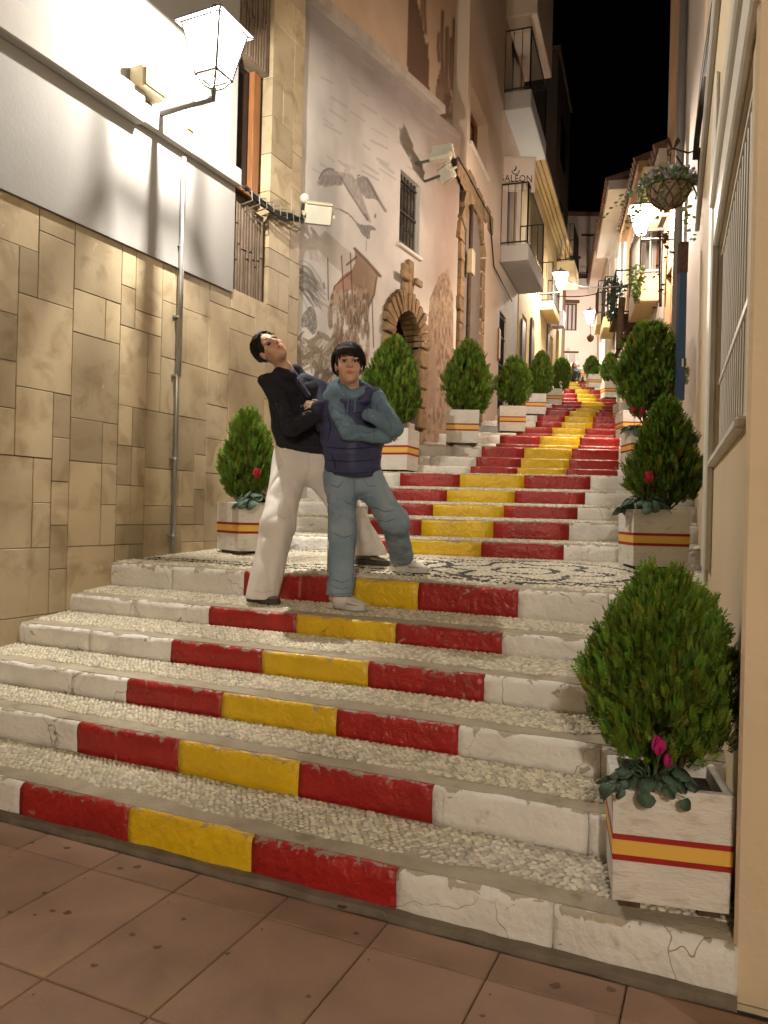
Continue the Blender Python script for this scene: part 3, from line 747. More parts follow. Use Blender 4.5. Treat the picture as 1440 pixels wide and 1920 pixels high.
def mural_cols(px, py, co):
    n = len(px); C = np.tile(np.array([.68, .655, .635]), (n, 1)); warm = np.clip((px - 690) / 160, 0, 1)[:, None]
    C = C * (1 - warm) + np.array([.63, .56, .49]) * warm
    nz = fbm(co * 2.2, 1, 4)[:, None]; C *= .80 + .36 * nz; st = fbm(co * np.array([.9, .9, .5]) + 7, 41, 4)[:, None]; C = C * (1 - np.clip((st - .52) * 2.2, 0, .38))
    def over(mask, col, a=1.0):
        nonlocal C
        m = (np.clip(mask, 0, 1) * a)[:, None]; C = C * (1 - m) + np.array(col) * m
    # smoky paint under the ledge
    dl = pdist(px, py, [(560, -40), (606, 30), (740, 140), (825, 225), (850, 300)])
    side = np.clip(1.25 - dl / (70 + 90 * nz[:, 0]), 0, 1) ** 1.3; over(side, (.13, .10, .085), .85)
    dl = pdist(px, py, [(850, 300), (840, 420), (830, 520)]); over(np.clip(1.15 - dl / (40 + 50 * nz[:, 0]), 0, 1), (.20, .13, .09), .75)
    r = np.random.default_rng(4)
    for k in range(70):      # loose diagonal brush strokes
        x, y = r.uniform(585, 840), r.uniform(30, 330); l = r.uniform(8, 32)
        over(np.clip(1.6 - pdist(px, py, [(x, y), (x + l, y + l * r.uniform(.5, .9))]) / r.uniform(1, 2.4), 0, 1), (.26, .23, .21), .38)
    # large bird
    body = wing = None; G = (.22, .205, .20); GD = (.13, .12, .12)
    body = m6([(410, 178), (470, 190), (545, 225), (600, 320), (625, 430), (690, 620), (640, 575), (560, 440), (470, 310)])
    wing = m6([(230, 290), (262, 215), (300, 150), (410, 175), (430, 215), (455, 300), (400, 290), (350, 300), (300, 318), (270, 285)])
    wing2 = m6([(550, 235), (590, 228), (620, 205), (680, 290), (730, 380), (748, 430), (700, 400), (640, 410), (600, 350)])
    body, wing, wing2 = sm(body), sm(wing, 1), sm(wing2); ft = fbm(np.c_[px * .55, py * .16, px * 0], 51, 3); over(pin(px, py, body) * (.4 + ft), (.34, .315, .305), .9); over(pin(px, py, wing) * (.35 + ft * 1.1), (.24, .22, .215)); over(pin(px, py, wing2) * (.35 + ft * 1.1), G)
    over(pin(px, py, wing2) * np.clip((ft - .5) * 6, 0, 1), (.40, .37, .355), .6); over(pin(px, py, wing) * np.clip((ft - .52) * 6, 0, 1), (.42, .39, .375), .6)
    for k in range(11):
        x = 250 + k * 17; over(np.clip(1.5 - pdist(px, py, m6([(x, 300 - (k % 3) * 8), (x + 40, 215)])) / 1.0, 0, 1), GD, .6)
    for pl, w in (([(230, 290), (300, 150), (410, 172)], 1.6), ([(620, 205), (680, 290), (748, 430), (828, 550)], 2.2), ([(410, 178), (470, 305), (560, 440), (660, 600)], 1.2), ([(545, 225), (610, 205)], 1.4), ([(600, 480), (680, 630)], 2.4), ([(715, 500), (712, 590)], 1.6)):
        over(np.clip(1.6 - pdist(px, py, sm(m6(pl), 2, False)) / w, 0, 1), GD, .8)
    b2 = m6([(365, 478), (440, 486), (520, 540), (565, 600), (620, 622), (690, 618), (735, 670), (668, 655), (672, 745), (620, 715), (580, 650), (535, 575), (470, 515)])
    over(pin(px, py, sm(b2)) * (.45 + ft), (.17, .16, .16), .9)
    over(np.clip(1.5 - pdist(px, py, m6([(640, 750), (640, 830)])) / .9, 0, 1), GD, .6)
    # palm fronds and plants, left edge
    for k in range(46):
        x0, y0 = 80 + r.uniform(-10, 40), 1000 + r.uniform(-60, 180); a = r.uniform(-1.3, 1.5); l = r.uniform(90, 230)
        pts = m6([(x0 + l * f * math.cos(a * (1 - .5 * f)), y0 - l * f * math.sin(a) * (1 - f * .9) + 150 * f * f) for f in np.linspace(0, 1, 7)])
        over(np.clip(1.5 - pdist(px, py, pts) / r.uniform(.7, 1.8), 0, 1), (.13, .125, .115), r.uniform(.3, .75))
    # banner and cloth
    ban = m6([(545, 815), (755, 1035), (722, 1050), (705, 1190), (640, 1330), (600, 1250), (520, 1170), (515, 1000), (548, 930)])
    cl = m6([(445, 1030), (380, 1120), (345, 1210), (342, 1300), (375, 1275), (420, 1180), (450, 1170), (520, 1150), (518, 990)])
    over(pin(px, py, ban), (.30, .205, .14), .95); over(pin(px, py, cl), (.36, .215, .155), .95)
    tex = fbm(co * np.array([9, 9, 5]), 8, 3); over(pin(px, py, ban) * np.clip((tex - .5) * 4, 0, 1), (.40, .30, .21), .6)
    for pl, w in (([(545, 812), (640, 905), (755, 1037)], 2.4), ([(480, 945), (560, 880)], 1.6), ([(725, 1050), (705, 1190), (640, 1330)], 1.4), ([(345, 1300), (380, 1120), (520, 1000)], 1.2)):
        over(np.clip(1.6 - pdist(px, py, m6(pl)) / w, 0, 1), (.11, .06, .04), .9)
    # crowd
    for k in range(110):
        x, y = r.uniform(345, 655), r.uniform(1180, 1720); w, h = r.uniform(8, 20), r.uniform(30, 95)
        x, y = m6([(x, y)])[0]; e = ((px - x) / (w / 4.36)) ** 2 + ((py - y) / (h / 4.36)) ** 2
        t = r.choice([0, 1, 2]); over(np.clip(1.4 - e, 0, 1), [(.40, .31, .22), (.17, .115, .08), (.27, .19, .13)][t], .85)
        over(np.clip(1 - np.abs(e - 1.1) * 3, 0, 1), (.10, .065, .045), .6)
    for k in range(160):
        x, y = r.uniform(350, 660), r.uniform(1150, 1700); over(np.clip(1.4 - pdist(px, py, m6([(x, y), (x + r.uniform(-14, 14), y + r.uniform(15, 70))])) / .7, 0, 1), [(.09, .06, .045), (.48, .40, .31)][k % 2], .6)
    for k in range(14):
        x, y = m6([(r.uniform(350, 640), r.uniform(1150, 1330))])[0]; over(np.clip(2 - np.hypot(px - x, py - y) / 2.6, 0, 1), (.42, .33, .25), .9)
    for pl in ([(325, 890), (330, 1230)], [(437, 870), (455, 1180), (470, 1350)], [(510, 850), (525, 1190)], [(688, 1230), (700, 1620)], [(293, 1090), (296, 1140)]):
        over(np.clip(1.6 - pdist(px, py, m6(pl)) / 1.0, 0, 1), (.10, .065, .05), .9)
    an = m6([(105, 1400), (130, 1330), (190, 1270), (235, 1350), (240, 1470), (205, 1530), (150, 1450), (110, 1460)])
    over(pin(px, py, sm(an)) * (.3 + 1.1 * fbm(np.c_[px * .3, py * .3, px * 0], 61, 3)), (.13, .125, .115), .9)
    for k in range(90):      # leaves at the foot
        x, y = r.uniform(60, 360), r.uniform(1530, 2250); a = r.uniform(-1.2, 1.2); l, w = r.uniform(40, 100), r.uniform(8, 20)
        x, y = m6([(x, y)])[0]; l /= 4.36; w /= 4.36
        dx = (px - x) * math.sin(a) + (py - y) * math.cos(a); dy = (px - x) * math.cos(a) - (py - y) * math.sin(a)
        e = (dx / l) ** 2 + (dy / w) ** 2; t = r.integers(3)
        over(np.clip(1.5 - e, 0, 1), [(.38, .32, .25), (.22, .195, .15), (.28, .22, .16)][t], .85); over(np.clip(1 - np.abs(e - 1) * 2.5, 0, 1), (.11, .095, .075), .75)
    # painted masonry low at the right
    rock = [(780, 870), (776, 770), (786, 720), (800, 640), (806, 560), (822, 520), (840, 500), (850, 560), (850, 880)]
    inr = pin(px, py, rock); br = fbm(np.c_[px * .30, py * .10, px * 0], 21, 4); over(inr, (.25, .17, .11), .95); over(inr * np.clip((br - .5) * 5, 0, 1), (.38, .28, .19), .7); over(inr * np.clip((.45 - br) * 7, 0, 1), (.12, .075, .05), .7)
    wall2 = pin(px, py, [(690, 900), (700, 700), (740, 690), (800, 690), (800, 900)]); over(wall2 * np.clip((br - .45) * 3, 0, 1), (.30, .21, .14), .5)
    for pl in ([(812, 690), (806, 600), (820, 540)], [(796, 700), (800, 640), (812, 600)], [(742, 560), (820, 600)], [(735, 590), (815, 622)]):
        over(np.clip(1.5 - pdist(px, py, pl) / 1.2, 0, 1), (.22, .16, .115), .7)
    fig = [(802, 660), (808, 642), (816, 650), (820, 700), (816, 760), (800, 770), (796, 700)]; over(pin(px, py, fig), (.27, .19, .14), .8)
    return C
def painted_wall(name, W, u0, u1, z0, z1, nu, nz, o, func, holes, parent, topf=None):
    us = np.linspace(u0, u1, nu + 1); fz = np.linspace(0, 1, nz + 1); UU, FF = np.meshgrid(us, fz, indexing='ij')
    zt = z1 if topf is None else topf(UU); ZZ = z0 + (zt - z0) * FF
    b0 = np.array(W.pt(0, o, 0)); V = b0 + UU[..., None] * np.array(W.u3) + ZZ[..., None] * np.array([0, 0, 1]); v = V.reshape(-1, 3)
    a = np.arange(nu)[:, None] * (nz + 1) + np.arange(nz)[None]; uc = (UU[:-1, :-1] + UU[1:, 1:]) / 2; zc = (ZZ[:-1, :-1] + ZZ[1:, 1:]) / 2
    keep = np.ones(uc.shape, bool)
    for h in holes: keep &= ~h(uc, zc)
    a = a[keep]; f = np.stack([a, a + nz + 1, a + nz + 2, a + 1], -1)
    if (W.u3.cross(Vector((0, 0, 1)))).dot(W.n3) < 0: f = f[:, ::-1]
    px, py = proj(v); return np_mesh(name, v, f, mat['mural'], parent, False, func(px, py, v))
BM = thing('mural_house', 'old house wall painted with a faded mural of a bird and a crowd', 'house', WM.pt(uM0 + 2, -.4, 0))
zl0 = WM.at(606, 26)[1]; ul0 = WM.at(606, 26)[0]; ul1, zl1 = WM.at(822, 214)
ledge = lambda u: zl0 + (zl1 - zl0) * (u - ul0) / (ul1 - ul0)
win = rect(WM, (751, 318), (790, 480)); win = (win[0], WM.at(787, 400)[0], WM.at(748, 456)[1], WM.at(751, 316)[1])
ac = WM.at(757, 640); ar = (WM.at(797, 640)[0] - WM.at(716, 640)[0]) / 2; ari = ar * .62; acu = (WM.at(797, 640)[0] + WM.at(716, 640)[0]) / 2; acz = ac[1]
hole_w = lambda u, z: (u > win[0]) & (u < win[1]) & (z > win[2]) & (z < win[3])
hole_a = lambda u, z: ((np.hypot(u - acu, z - acz) < ari * 1.06) & (z >= acz)) | ((abs(u - acu) < ari * 1.06) & (z < acz) & (z > acz - 1.1))
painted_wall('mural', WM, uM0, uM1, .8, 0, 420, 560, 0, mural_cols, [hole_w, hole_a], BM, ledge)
wbox('backing_wall', mat['darkwall'], WM, uM0, uM1 - .05, -.7, -.42, .5, 7.0, BM)
# recess of window and niche
wn_ = wbox('window', mat['glass'], WM, win[0], win[1], -.40, -.30, win[2], win[3], BM)
mb = MB(); 
mb.wb(WM, win[0] - .02, win[0], -.30, -.004, win[2], win[3]); mb.wb(WM, win[1], win[1] + .02, -.30, -.004, win[2], win[3]); mb.wb(WM, win[0], win[1], -.30, -.004, win[3], win[3] + .02)
mb.build('reveal', mat['white'], wn_)
wbox('sill', mat['white'], WM, win[0] - .05, win[1] + .05, -.30, .05, win[2] - .05, win[2] - .002, wn_, .008)
mb = MB()
for k in range(6):
    u = win[0] + (win[1] - win[0]) * (k + .5) / 6; mb.tube([WM.pt(u, -.07, win[2]), WM.pt(u, -.07, win[3])], .011, 6)
for zz in (.08, .5, .92): mb.wb(WM, win[0], win[1], -.085, -.055, win[2] + (win[3] - win[2]) * zz - .012, win[2] + (win[3] - win[2]) * zz + .012)
for k in range(5):
    for j in range(3):
        u = win[0] + (win[1] - win[0]) * (k + 1) / 6; z = win[2] + (win[3] - win[2]) * (.2 + .27 * j)
        mb.tube([WM.pt(u + .06 * math.cos(t * .8) * (1 - t / 9), -.07, z + .09 * math.sin(t * .8) * (1 - t / 9) + .02 * t) for t in range(9)], .006, 5)
mb.build('grille', mat['iron'], wn_)
# ledge on top of the mural wall
lg = MB(); n = 14
for k in range(n):
    u0 = uM0 + (ul1 + .04 - uM0) * k / n; u1 = uM0 + (ul1 + .04 - uM0) * (k + 1) / n - .004
    lg.prism([WM.pt(u0, -.3, ledge(u0)), WM.pt(u1, -.3, ledge(u1)), WM.pt(u1, .10, ledge(u1)), WM.pt(u0, .10, ledge(u0))], [WM.pt(u0, -.3, ledge(u0) + .14), WM.pt(u1, -.3, ledge(u1) + .14), WM.pt(u1, .10, ledge(u1) + .12), WM.pt(u0, .10, ledge(u0) + .12)])
lg.build('ledge', M('ledge_render', (.36, .31, .265), (.26, .22, .185), rough=.9, scale=3), BM)
# stone arch over the niche, voussoirs one by one
nv = 15
for k in range(nv):
    a0 = math.pi * k / nv + .02; a1 = math.pi * (k + 1) / nv - .02; ro = ar * random.uniform(.96, 1.06); ri = ari * random.uniform(.97, 1.03)
    rg = [(acu - r_ * math.cos(a), acz + r_ * math.sin(a)) for r_, a in ((ri, a0), (ri, a1), (ro, a1), ((ro + .02), (a0 + a1) / 2), (ro, a0))]
    mb = MB(); mb.prism([WM.pt(u, -.2, z) for u, z in rg], [WM.pt(u, .07 + random.uniform(-.015, .02), z) for u, z in rg]); mb.build('arch_stone', mat['stone'], BM)
for sg in (-1, 1):
    z = acz - .02
    while z > acz - 1.0:
        h = random.uniform(.22, .34); mb = MB(); mb.wb(WM, acu + sg * ari, acu + sg * ar * random.uniform(.92, 1.08), -.2, .05 + random.uniform(0, .02), z - h, z, .02); mb.build('arch_stone', mat['stone'], BM); z -= h + .012
wbox('niche', M('niche_dark_wood', (.06, .03, .02), (.04, .02, .014), rough=.8), WM, acu - ar, acu + ar, -.41, -.3, acz - 1.1, acz + ar, BM)
# wooden relief cross above the arch
cr = thing('wooden_cross', 'rough wooden cross of split planks fixed above the stone arch', 'cross', WM.pt(acu, .05, WM.at(760, 560)[1]))
def plank(a, b_, o0, o1):
    u0, z1 = WM.at(*a); u1, z0 = WM.at(*b_); mb = MB(); mb.wb(WM, u0, u1, o0, o1, z0, z1, .012); mb.build('plank', mat['stone'], cr)
plank((753, 492), (760, 572), .003, .05); plank((761, 486), (768, 572), .003, .06); plank((743, 506), (758, 530), .052, .11); plank((768, 522), (779, 542), .062, .12)
# upper floor above the ledge
def upper_cols(px, py, co):
    n = len(px); C = np.tile(np.array([.46, .335, .235]), (n, 1)) * (.9 + .2 * fbm(co * 1.6, 31, 3)[:, None])
    def over(mask, col, a=1.0):
        nonlocal C
        m = (np.clip(mask, 0, 1) * a)[:, None]; C = C * (1 - m) + np.array(col) * m
    over(pin(px, py, m8([(115, -80), (160, -80), (205, 150), (240, 320), (265, 350), (272, 775), (200, 720), (100, 560), (95, 400), (105, 200)])), (.105, .058, .036), .95)
    for x0, y0, y1, w in ((215, -60, 330, 2.0), (240, -90, 260, 2.2), (375, 90, 640, 2.4), (410, 220, 900, 2.8), (465, 150, 930, 2.4), (495, 280, 820, 2.6), (530, 225, 310, 2.0), (345, 260, 480, 2), (440, 300, 700, 2.2)):
        over(np.clip(1.8 - pdist(px, py, m8([(x0, y0), (x0 - 6, (y0 + y1) / 2), (x0 + 3, y1)])) / w, 0, 1), (.12, .075, .045), .9)
    rk = m8([(330, 640), (360, 520), (420, 640), (470, 920), (505, 1000), (500, 1230), (400, 1130), (310, 1080), (300, 900)])
    inr = pin(px, py, rk); br = fbm(np.c_[px * .10, py * .06, px * 0], 33, 3); over(inr, (.17, .11, .07), .95); over(inr * np.clip((br - .5) * 7, 0, 1), (.07, .042, .028), .8)
    over(pin(px, py, m8([(470, 420), (510, 540), (500, 800), (470, 860), (455, 600)])), (.22, .15, .10), .6)
    return C
painted_wall('upper_wall', WM, uM0, uM1 + .02, 6.4, 13.5, 120, 160, -.16, upper_cols, [], BM)
floodlight(WM, 828, 290, .40, .16, 'upper cream floodlight of the pair high on the mural wall, tilted up', 1.5, -.5)
floodlight(WM, 838, 325, .36, .15, 'lower cream floodlight of the pair high on the mural wall, tilted down', 2.2, .6)
# ---------------------------------------------------------------- generic masonry wall with openings
def holed(name, m, W, u0, u1, z0, z1, holes, parent, th=.35, o=0.0):
    us = sorted({u0, u1, *[h[0] for h in holes], *[h[1] for h in holes]}); zs = sorted({z0, z1, *[h[2] for h in holes], *[h[3] for h in holes]})
    mb = MB()
    ix = {}
    def V(i, j, b):
        if (i, j, b) not in ix: ix[(i, j, b)] = len(mb.v); mb.v.append(tuple(W.pt(us[i], o - (th if b else 0), zs[j])))
        return ix[(i, j, b)]
    nu, nz = len(us) - 1, len(zs) - 1
    solid = [[not any(h[0] - 1e-6 < (us[i] + us[i + 1]) / 2 < h[1] + 1e-6 and h[2] - 1e-6 < (zs[j] + zs[j + 1]) / 2 < h[3] + 1e-6 for h in holes) for j in range(nz)] for i in range(nu)]
    S = lambda i, j: 0 <= i < nu and 0 <= j < nz and solid[i][j]
    fs = []
    for i in range(nu):
        for j in range(nz):
            if not S(i, j): continue
            fs.append((V(i, j, 0), V(i + 1, j, 0), V(i + 1, j + 1, 0), V(i, j + 1, 0))); fs.append((V(i, j, 1), V(i, j + 1, 1), V(i + 1, j + 1, 1), V(i + 1, j, 1)))
            if not S(i - 1, j): fs.append((V(i, j, 0), V(i, j + 1, 0), V(i, j + 1, 1), V(i, j, 1)))
            if not S(i + 1, j): fs.append((V(i + 1, j, 0), V(i + 1, j, 1), V(i + 1, j + 1, 1), V(i + 1, j + 1, 0)))
            if not S(i, j - 1): fs.append((V(i, j, 0), V(i, j, 1), V(i + 1, j, 1), V(i + 1, j, 0)))
            if not S(i, j + 1): fs.append((V(i, j + 1, 0), V(i + 1, j + 1, 0), V(i + 1, j + 1, 1), V(i, j + 1, 1)))
    mb.f = fs; mb.m = [0] * len(fs)
    me = bpy.data.meshes.new(name); me.from_pydata(mb.v, [], mb.f)
    bm = bmesh.new(); bm.from_mesh(me); bmesh.ops.recalc_face_normals(bm, faces=bm.faces); bm.to_mesh(me); bm.free()
    return link_mesh(name, me, m, parent)
def window(W, h, parent, glassm, framem, depth=.14, mull=1, o=0.0, name='window', fw=.05, trans=1):
    g_ = wbox(name, glassm, W, h[0] + .003, h[1] - .003, o - depth - .02, o - depth, h[2] + .003, h[3] - .003, parent)
    mb = MB(); a, b_, c, d = h[0] + .004, h[1] - .004, h[2] + .004, h[3] - .004; o0, o1 = o - depth + .001, o - depth + .045
    mb.wb(W, a, a + fw, o0, o1, c, d); mb.wb(W, b_ - fw, b_, o0, o1, c, d); mb.wb(W, a + fw, b_ - fw, o0, o1, c, c + fw); mb.wb(W, a + fw, b_ - fw, o0, o1, d - fw, d)
    for k in range(mull): x = a + (b_ - a) * (k + 1) / (mull + 1); mb.wb(W, x - fw / 2, x + fw / 2, o0, o1, c + fw, d - fw)
    mb.build('frame', framem, g_); return g_
def grille(W, h, parent, m, nb, o=-.04, r=.010, hor=(.12, .5, .88)):
    mb = MB(); a, b_, c, d = h
    for k in range(nb): u = a + (b_ - a) * (k + .5) / nb; mb.tube([W.pt(u, o, c), W.pt(u, o, d)], r, 6)
    for f in hor: z = c + (d - c) * f; mb.wb(W, a, b_, o - r * 1.3, o + r * 1.3, z - r * 1.4, z + r * 1.4)
    return mb.build('grille', m, parent)
def balcony(W, u0, u1, dep, z0, z1, zr, parent, slabm, railm=None, sp=.13):
    t = wbox('balcony', slabm, W, u0, u1, .002, dep, z0, z1, parent, .015)
    railm = railm or mat['iron']; mb = MB(); zb = z1 + .05
    for (a, b_) in (((u0 + .02, .0), (u0 + .02, dep - .03)), ((u0 + .02, dep - .03), (u1 - .02, dep - .03)), ((u1 - .02, dep - .03), (u1 - .02, .0))):
        L_ = math.hypot(b_[0] - a[0], b_[1] - a[1]); n = max(2, int(L_ / sp))
        for z in (zb, zr): mb.tube([W.pt(a[0], a[1], z), W.pt(b_[0], b_[1], z)], .016, 6)
        for k in range(n + 1): f = k / n; mb.tube([W.pt(a[0] + (b_[0] - a[0]) * f, a[1] + (b_[1] - a[1]) * f, z1 if k in (0, n) else zb), W.pt(a[0] + (b_[0] - a[0]) * f, a[1] + (b_[1] - a[1]) * f, zr)], .008 if 0 < k < n else .015, 5)
    mb.build('railing', railm, t); return t
D_ = WP.uD
# ---------------------------------------------------------------- pink corner house
BP = thing('pink_house', 'pale pink house at the corner behind the mural wall, with one deep window above a grey stone arch', 'house', WP.pt(D_(13.5), -.2, 1.5))
BP['label'] = 'pale pink house beyond the mural wall, with one deep dark window and a stone arch'
u0, u1 = D_(12.56), D_(15.38)
pw = WP.at(883, 185), WP.at(913, 333)
hw = (pw[0][0], pw[1][0], pw[1][1], pw[0][1] + .25)
av = (WP.at(868, 560)[0], WP.at(903, 560)[0]); aw = (av[1] - av[0]) / 2; au = sum(av) / 2; az = WP.at(885, 480)[1]; azb = 2.3
arch_h = (av[0], av[1], azb, az + aw * 1.4)
holed('wall', mat['pinkwall'], WP, u0, u1, .8, 14.5, [hw, arch_h], BP)
window(WP, hw, BP, mat['glass'], mat['wood'], .24, 0, fw=.06)
wbox('sill', mat['white'], WP, hw[0] - .04, hw[1] + .05, .001, .05, hw[2] - .06, hw[2], BP, .006)
# arch infill and border stones
ap = MB(); n = 12
ring = [(av[0], azb)] + [(au - aw * math.cos(math.pi * k / n), az + aw * 1.25 * math.sin(math.pi * k / n)) for k in range(n + 1)] + [(av[1], azb)]
wbox('arch_panel', M('grey_arch_panel', (.23, .19, .165), (.20, .165, .145), rough=.85), WP, av[0] + .002, av[1] - .002, -.30, -.035, azb, arch_h[3], BP)
for k in range(n):                       # spandrel stones close the square opening above the curve
    a0, a1 = math.pi * k / n + .015, math.pi * (k + 1) / n - .015; q = []
    for a, f in ((a0, 1), (a1, 1), (a1, 1.34), (a0, 1.34)):
        j = 1 + (.0 if f == 1 else random.uniform(-.05, .1)); q.append((au - aw * f * j * math.cos(a), az + aw * 1.25 * f * j * math.sin(a)))
    mb = MB(); mb.prism([WP.pt(u, -.15, z) for u, z in q], [WP.pt(u, .012 + random.uniform(-.008, .012), z) for u, z in q]); mb.build('arch_stone', mat['stone'], BP)
for sg in (-1, 1):
    z = az - .01
    while z > azb:
        h = random.uniform(.18, .32); w = aw * random.uniform(.24, .36); e_ = au + sg * aw
        mb = MB(); mb.wb(WP, e_, e_ + sg * w, -.15, .008 + random.uniform(0, .015), z - h, z, .012); mb.build('arch_stone', mat['stone'], BP); z -= h + .01
mb = MB()
for k in range(26):                      # broken stone edge under the window course
    px = 862 + k * 2.4; py = 300 + (px - 862) * 1.78 + random.uniform(4, 22); u, z = WP.at(px, py); s = random.uniform(.08, .2)
    if u < u1 - .1: mb.wb(WP, u - s, u + s, -.02, random.uniform(.012, .04), z - s, z + s * .8, .02)
setp(mb.build('stone_course', mat['stone'], BP), kind='stuff')
dp = thing('downpipe', 'dark thin downpipe between the mural wall and the grey stone arch', 'pipe', WP.pt(D_(12.66), .05, 3))
mb = MB(); a = D_(12.66); mb.tube([WP.pt(a, .06, 2.2), WP.pt(a, .06, 5.4), WP.pt(a + .05, .06, 5.6), WP.pt(a + .05, .06, 6.6)], .035, 8); mb.build('pipe', mat['bark'], dp, True)
mb = MB(); mb.wb(WP, a - .05, a + .16, .02, .12, 5.45, 5.85, .01); mb.build('meter', mat['ivory'], dp)
mb = MB(); pts = [WP.at(px, py, .04) for px, py in ((860, 296), (880, 333), (900, 371), (918, 404), (922, 450), (926, 500), (960, 565))]
mb.tube([WP.pt(u, .04, z) for u, z in pts], .014, 6); setp(mb.build('wall_cable', mat['cable'], None, True), 'thin black cable running down the pink house below its deep window', 'cable')

# ---------------------------------------------------------------- house with two balconies and the hotel sign
BG = thing('balcony_house', 'pale house with two black railed balconies one above the other, left side', 'house', WP.pt(D_(16.5), -.2, 2.5))
u0, u1 = D_(15.4), D_(17.7)
bd1 = (u0 + .7, u1 - .6, 6.95, 9.0); bd2 = (u0 + .7, u1 - .6, 10.0, 12.0)
dr = (D_(15.62), D_(16.35), 3.3, WP.at(930, 568)[1])
holed('wall', mat['pinkwall'], WP, u0, u1, 6.6, 14.5, [bd1, bd2], BG)
holed('lower_wall', mat['whitewall'], WP, u0, u1, 2.0, 6.598, [dr], BG, o=-.02)
for h in (bd1, bd2): window(WP, h, BG, mat['glass'], mat['white'], .14, 1)
dg = wbox('door', mat['glass'], WP, dr[0], dr[1], -.22, -.17, dr[2], dr[3], BG); grille(WP, dr, dg, mat['iron'], 7, -.06, .012, (.05, .3, .55, .8, .97))
balcony(WP, u0 + .02, u1 - .05, .56, 6.57, 6.9, 8.12, BG, mat['trim'])
balcony(WP, u0 + .02, u1 - .05, .54, 9.6, 9.97, 11.2, BG, mat['trim'])
wbox('roof_slab', mat['pinkwall'], WP, u0 + .02, u1 - .02, .002, .62, 11.45, 13.4, BG, .02)
pl = thing('wall_plaque', 'small framed plaque on the white wall beside the barred door', 'plaque', WP.pt(D_(15.48), .03, 4.7))
a = WP.at(917, 625); wbox('frame', mat['wood'], WP, D_(15.42), D_(15.58), -.018, .02, a[1] - .32, a[1] + .32, pl, .006); wbox('board', mat['sign'], WP, D_(15.44), D_(15.56), .021, .028, a[1] - .28, a[1] + .28, pl)
# hanging sign, square to the street
sg = thing('hotel_sign', 'square pink sign with a flame emblem reading GALEON above the lower balcony', 'sign', P(958, 358, 15.55))
WS = Wall(0, 15.55, 90, 1)
s0 = WS.at(932, 292); s1 = WS.at(1003, 360)
wbox('board', mat['sign'], WS, s0[0], s1[0], -.03, 0, s1[1], s0[1], sg, .006)
mb = MB()
for (a, b_, c, d) in ((s0[0] + .015, s1[0] - .015, s0[1] - .025, s0[1] - .018), (s0[0] + .015, s1[0] - .015, s1[1] + .018, s1[1] + .025), (s0[0] + .015, s0[0] + .022, s1[1] + .025, s0[1] - .025), (s1[0] - .022, s1[0] - .015, s1[1] + .025, s0[1] - .025)): mb.wb(WS, a, b_, .0005, .004, c, d)
mb.build('border', mat['trim'], sg)
def text(txt, W, u, z, size, m, parent, name='lettering', o=.003, ext=.003, squeeze=1.0):
    cu = bpy.data.curves.new('lettering', 'FONT'); cu.body = txt; cu.size = size; cu.extrude = ext; cu.align_x = 'CENTER'; cu.align_y = 'CENTER'; cu.space_character = 1.05
    ob = bpy.data.objects.new('lettering', cu); COL.objects.link(ob); bpy.context.view_layer.update()
    me = bpy.data.meshes.new_from_object(ob.evaluated_get(bpy.context.evaluated_depsgraph_get())); bpy.data.objects.remove(ob)
    X = W.u3 if (W.u3.cross(Vector((0, 0, 1)))).dot(W.n3) > 0 else -W.u3
    M4 = Matrix.Identity(4)
    for i in range(3): M4[i][0] = X[i] * squeeze; M4[i][1] = (0, 0, 1)[i]; M4[i][2] = W.n3[i]
    q = W.pt(u, o, z)
    for i in range(3): M4[i][3] = q[i]
    me.transform(M4); return link_mesh(name, me, m, parent)
sc = (s0[0] + s1[0]) / 2; sz = WS.at(957, 335)[1]
text('GALEON', WS, sc - .01, sz, .195, mat['ink'], sg, squeeze=.86)
mb = MB()          # serifs
for k, u in enumerate(np.linspace(-.27, .27, 12)): mb.wb(WS, sc + u - .014, sc + u + .014, .001, .006, sz - .069, sz - .064)
mb.build('serif', mat['ink'], sg)['kind'] = 'stuff'
ez = WS.at(953, 318)[1]; mb = MB()
fl = [(-.035, .035), (-.005, .06), (.01, .10), (.0, .145), (.035, .10), (.03, .065), (.005, .03), (-.02, .01)]
mb.prism([WS.pt(sc - .02 + u, .001, ez - .05 + z) for u, z in fl], [WS.pt(sc - .02 + u, .006, ez - .05 + z) for u, z in fl])
for k in range(6):
    a0 = math.pi * (1.0 + .18 * k); r0, r1 = .062, .085
    q = [(r * math.cos(a), r * math.sin(a)) for r, a in ((r0, a0), (r0, a0 + .44), (r1, a0 + .44), (r1, a0))]
    mb.prism([WS.pt(sc - .01 + u, .001, ez - .02 + z) for u, z in q], [WS.pt(sc - .01 + u, .006, ez - .02 + z) for u, z in q])
mb.build('emblem', mat['ink'], sg)
WS.pt(0, 0, 0); text('HOTEL', WS, sc + .20, sz - .10, .04, mat['trim'], sg, 'lettering', .002, .001)

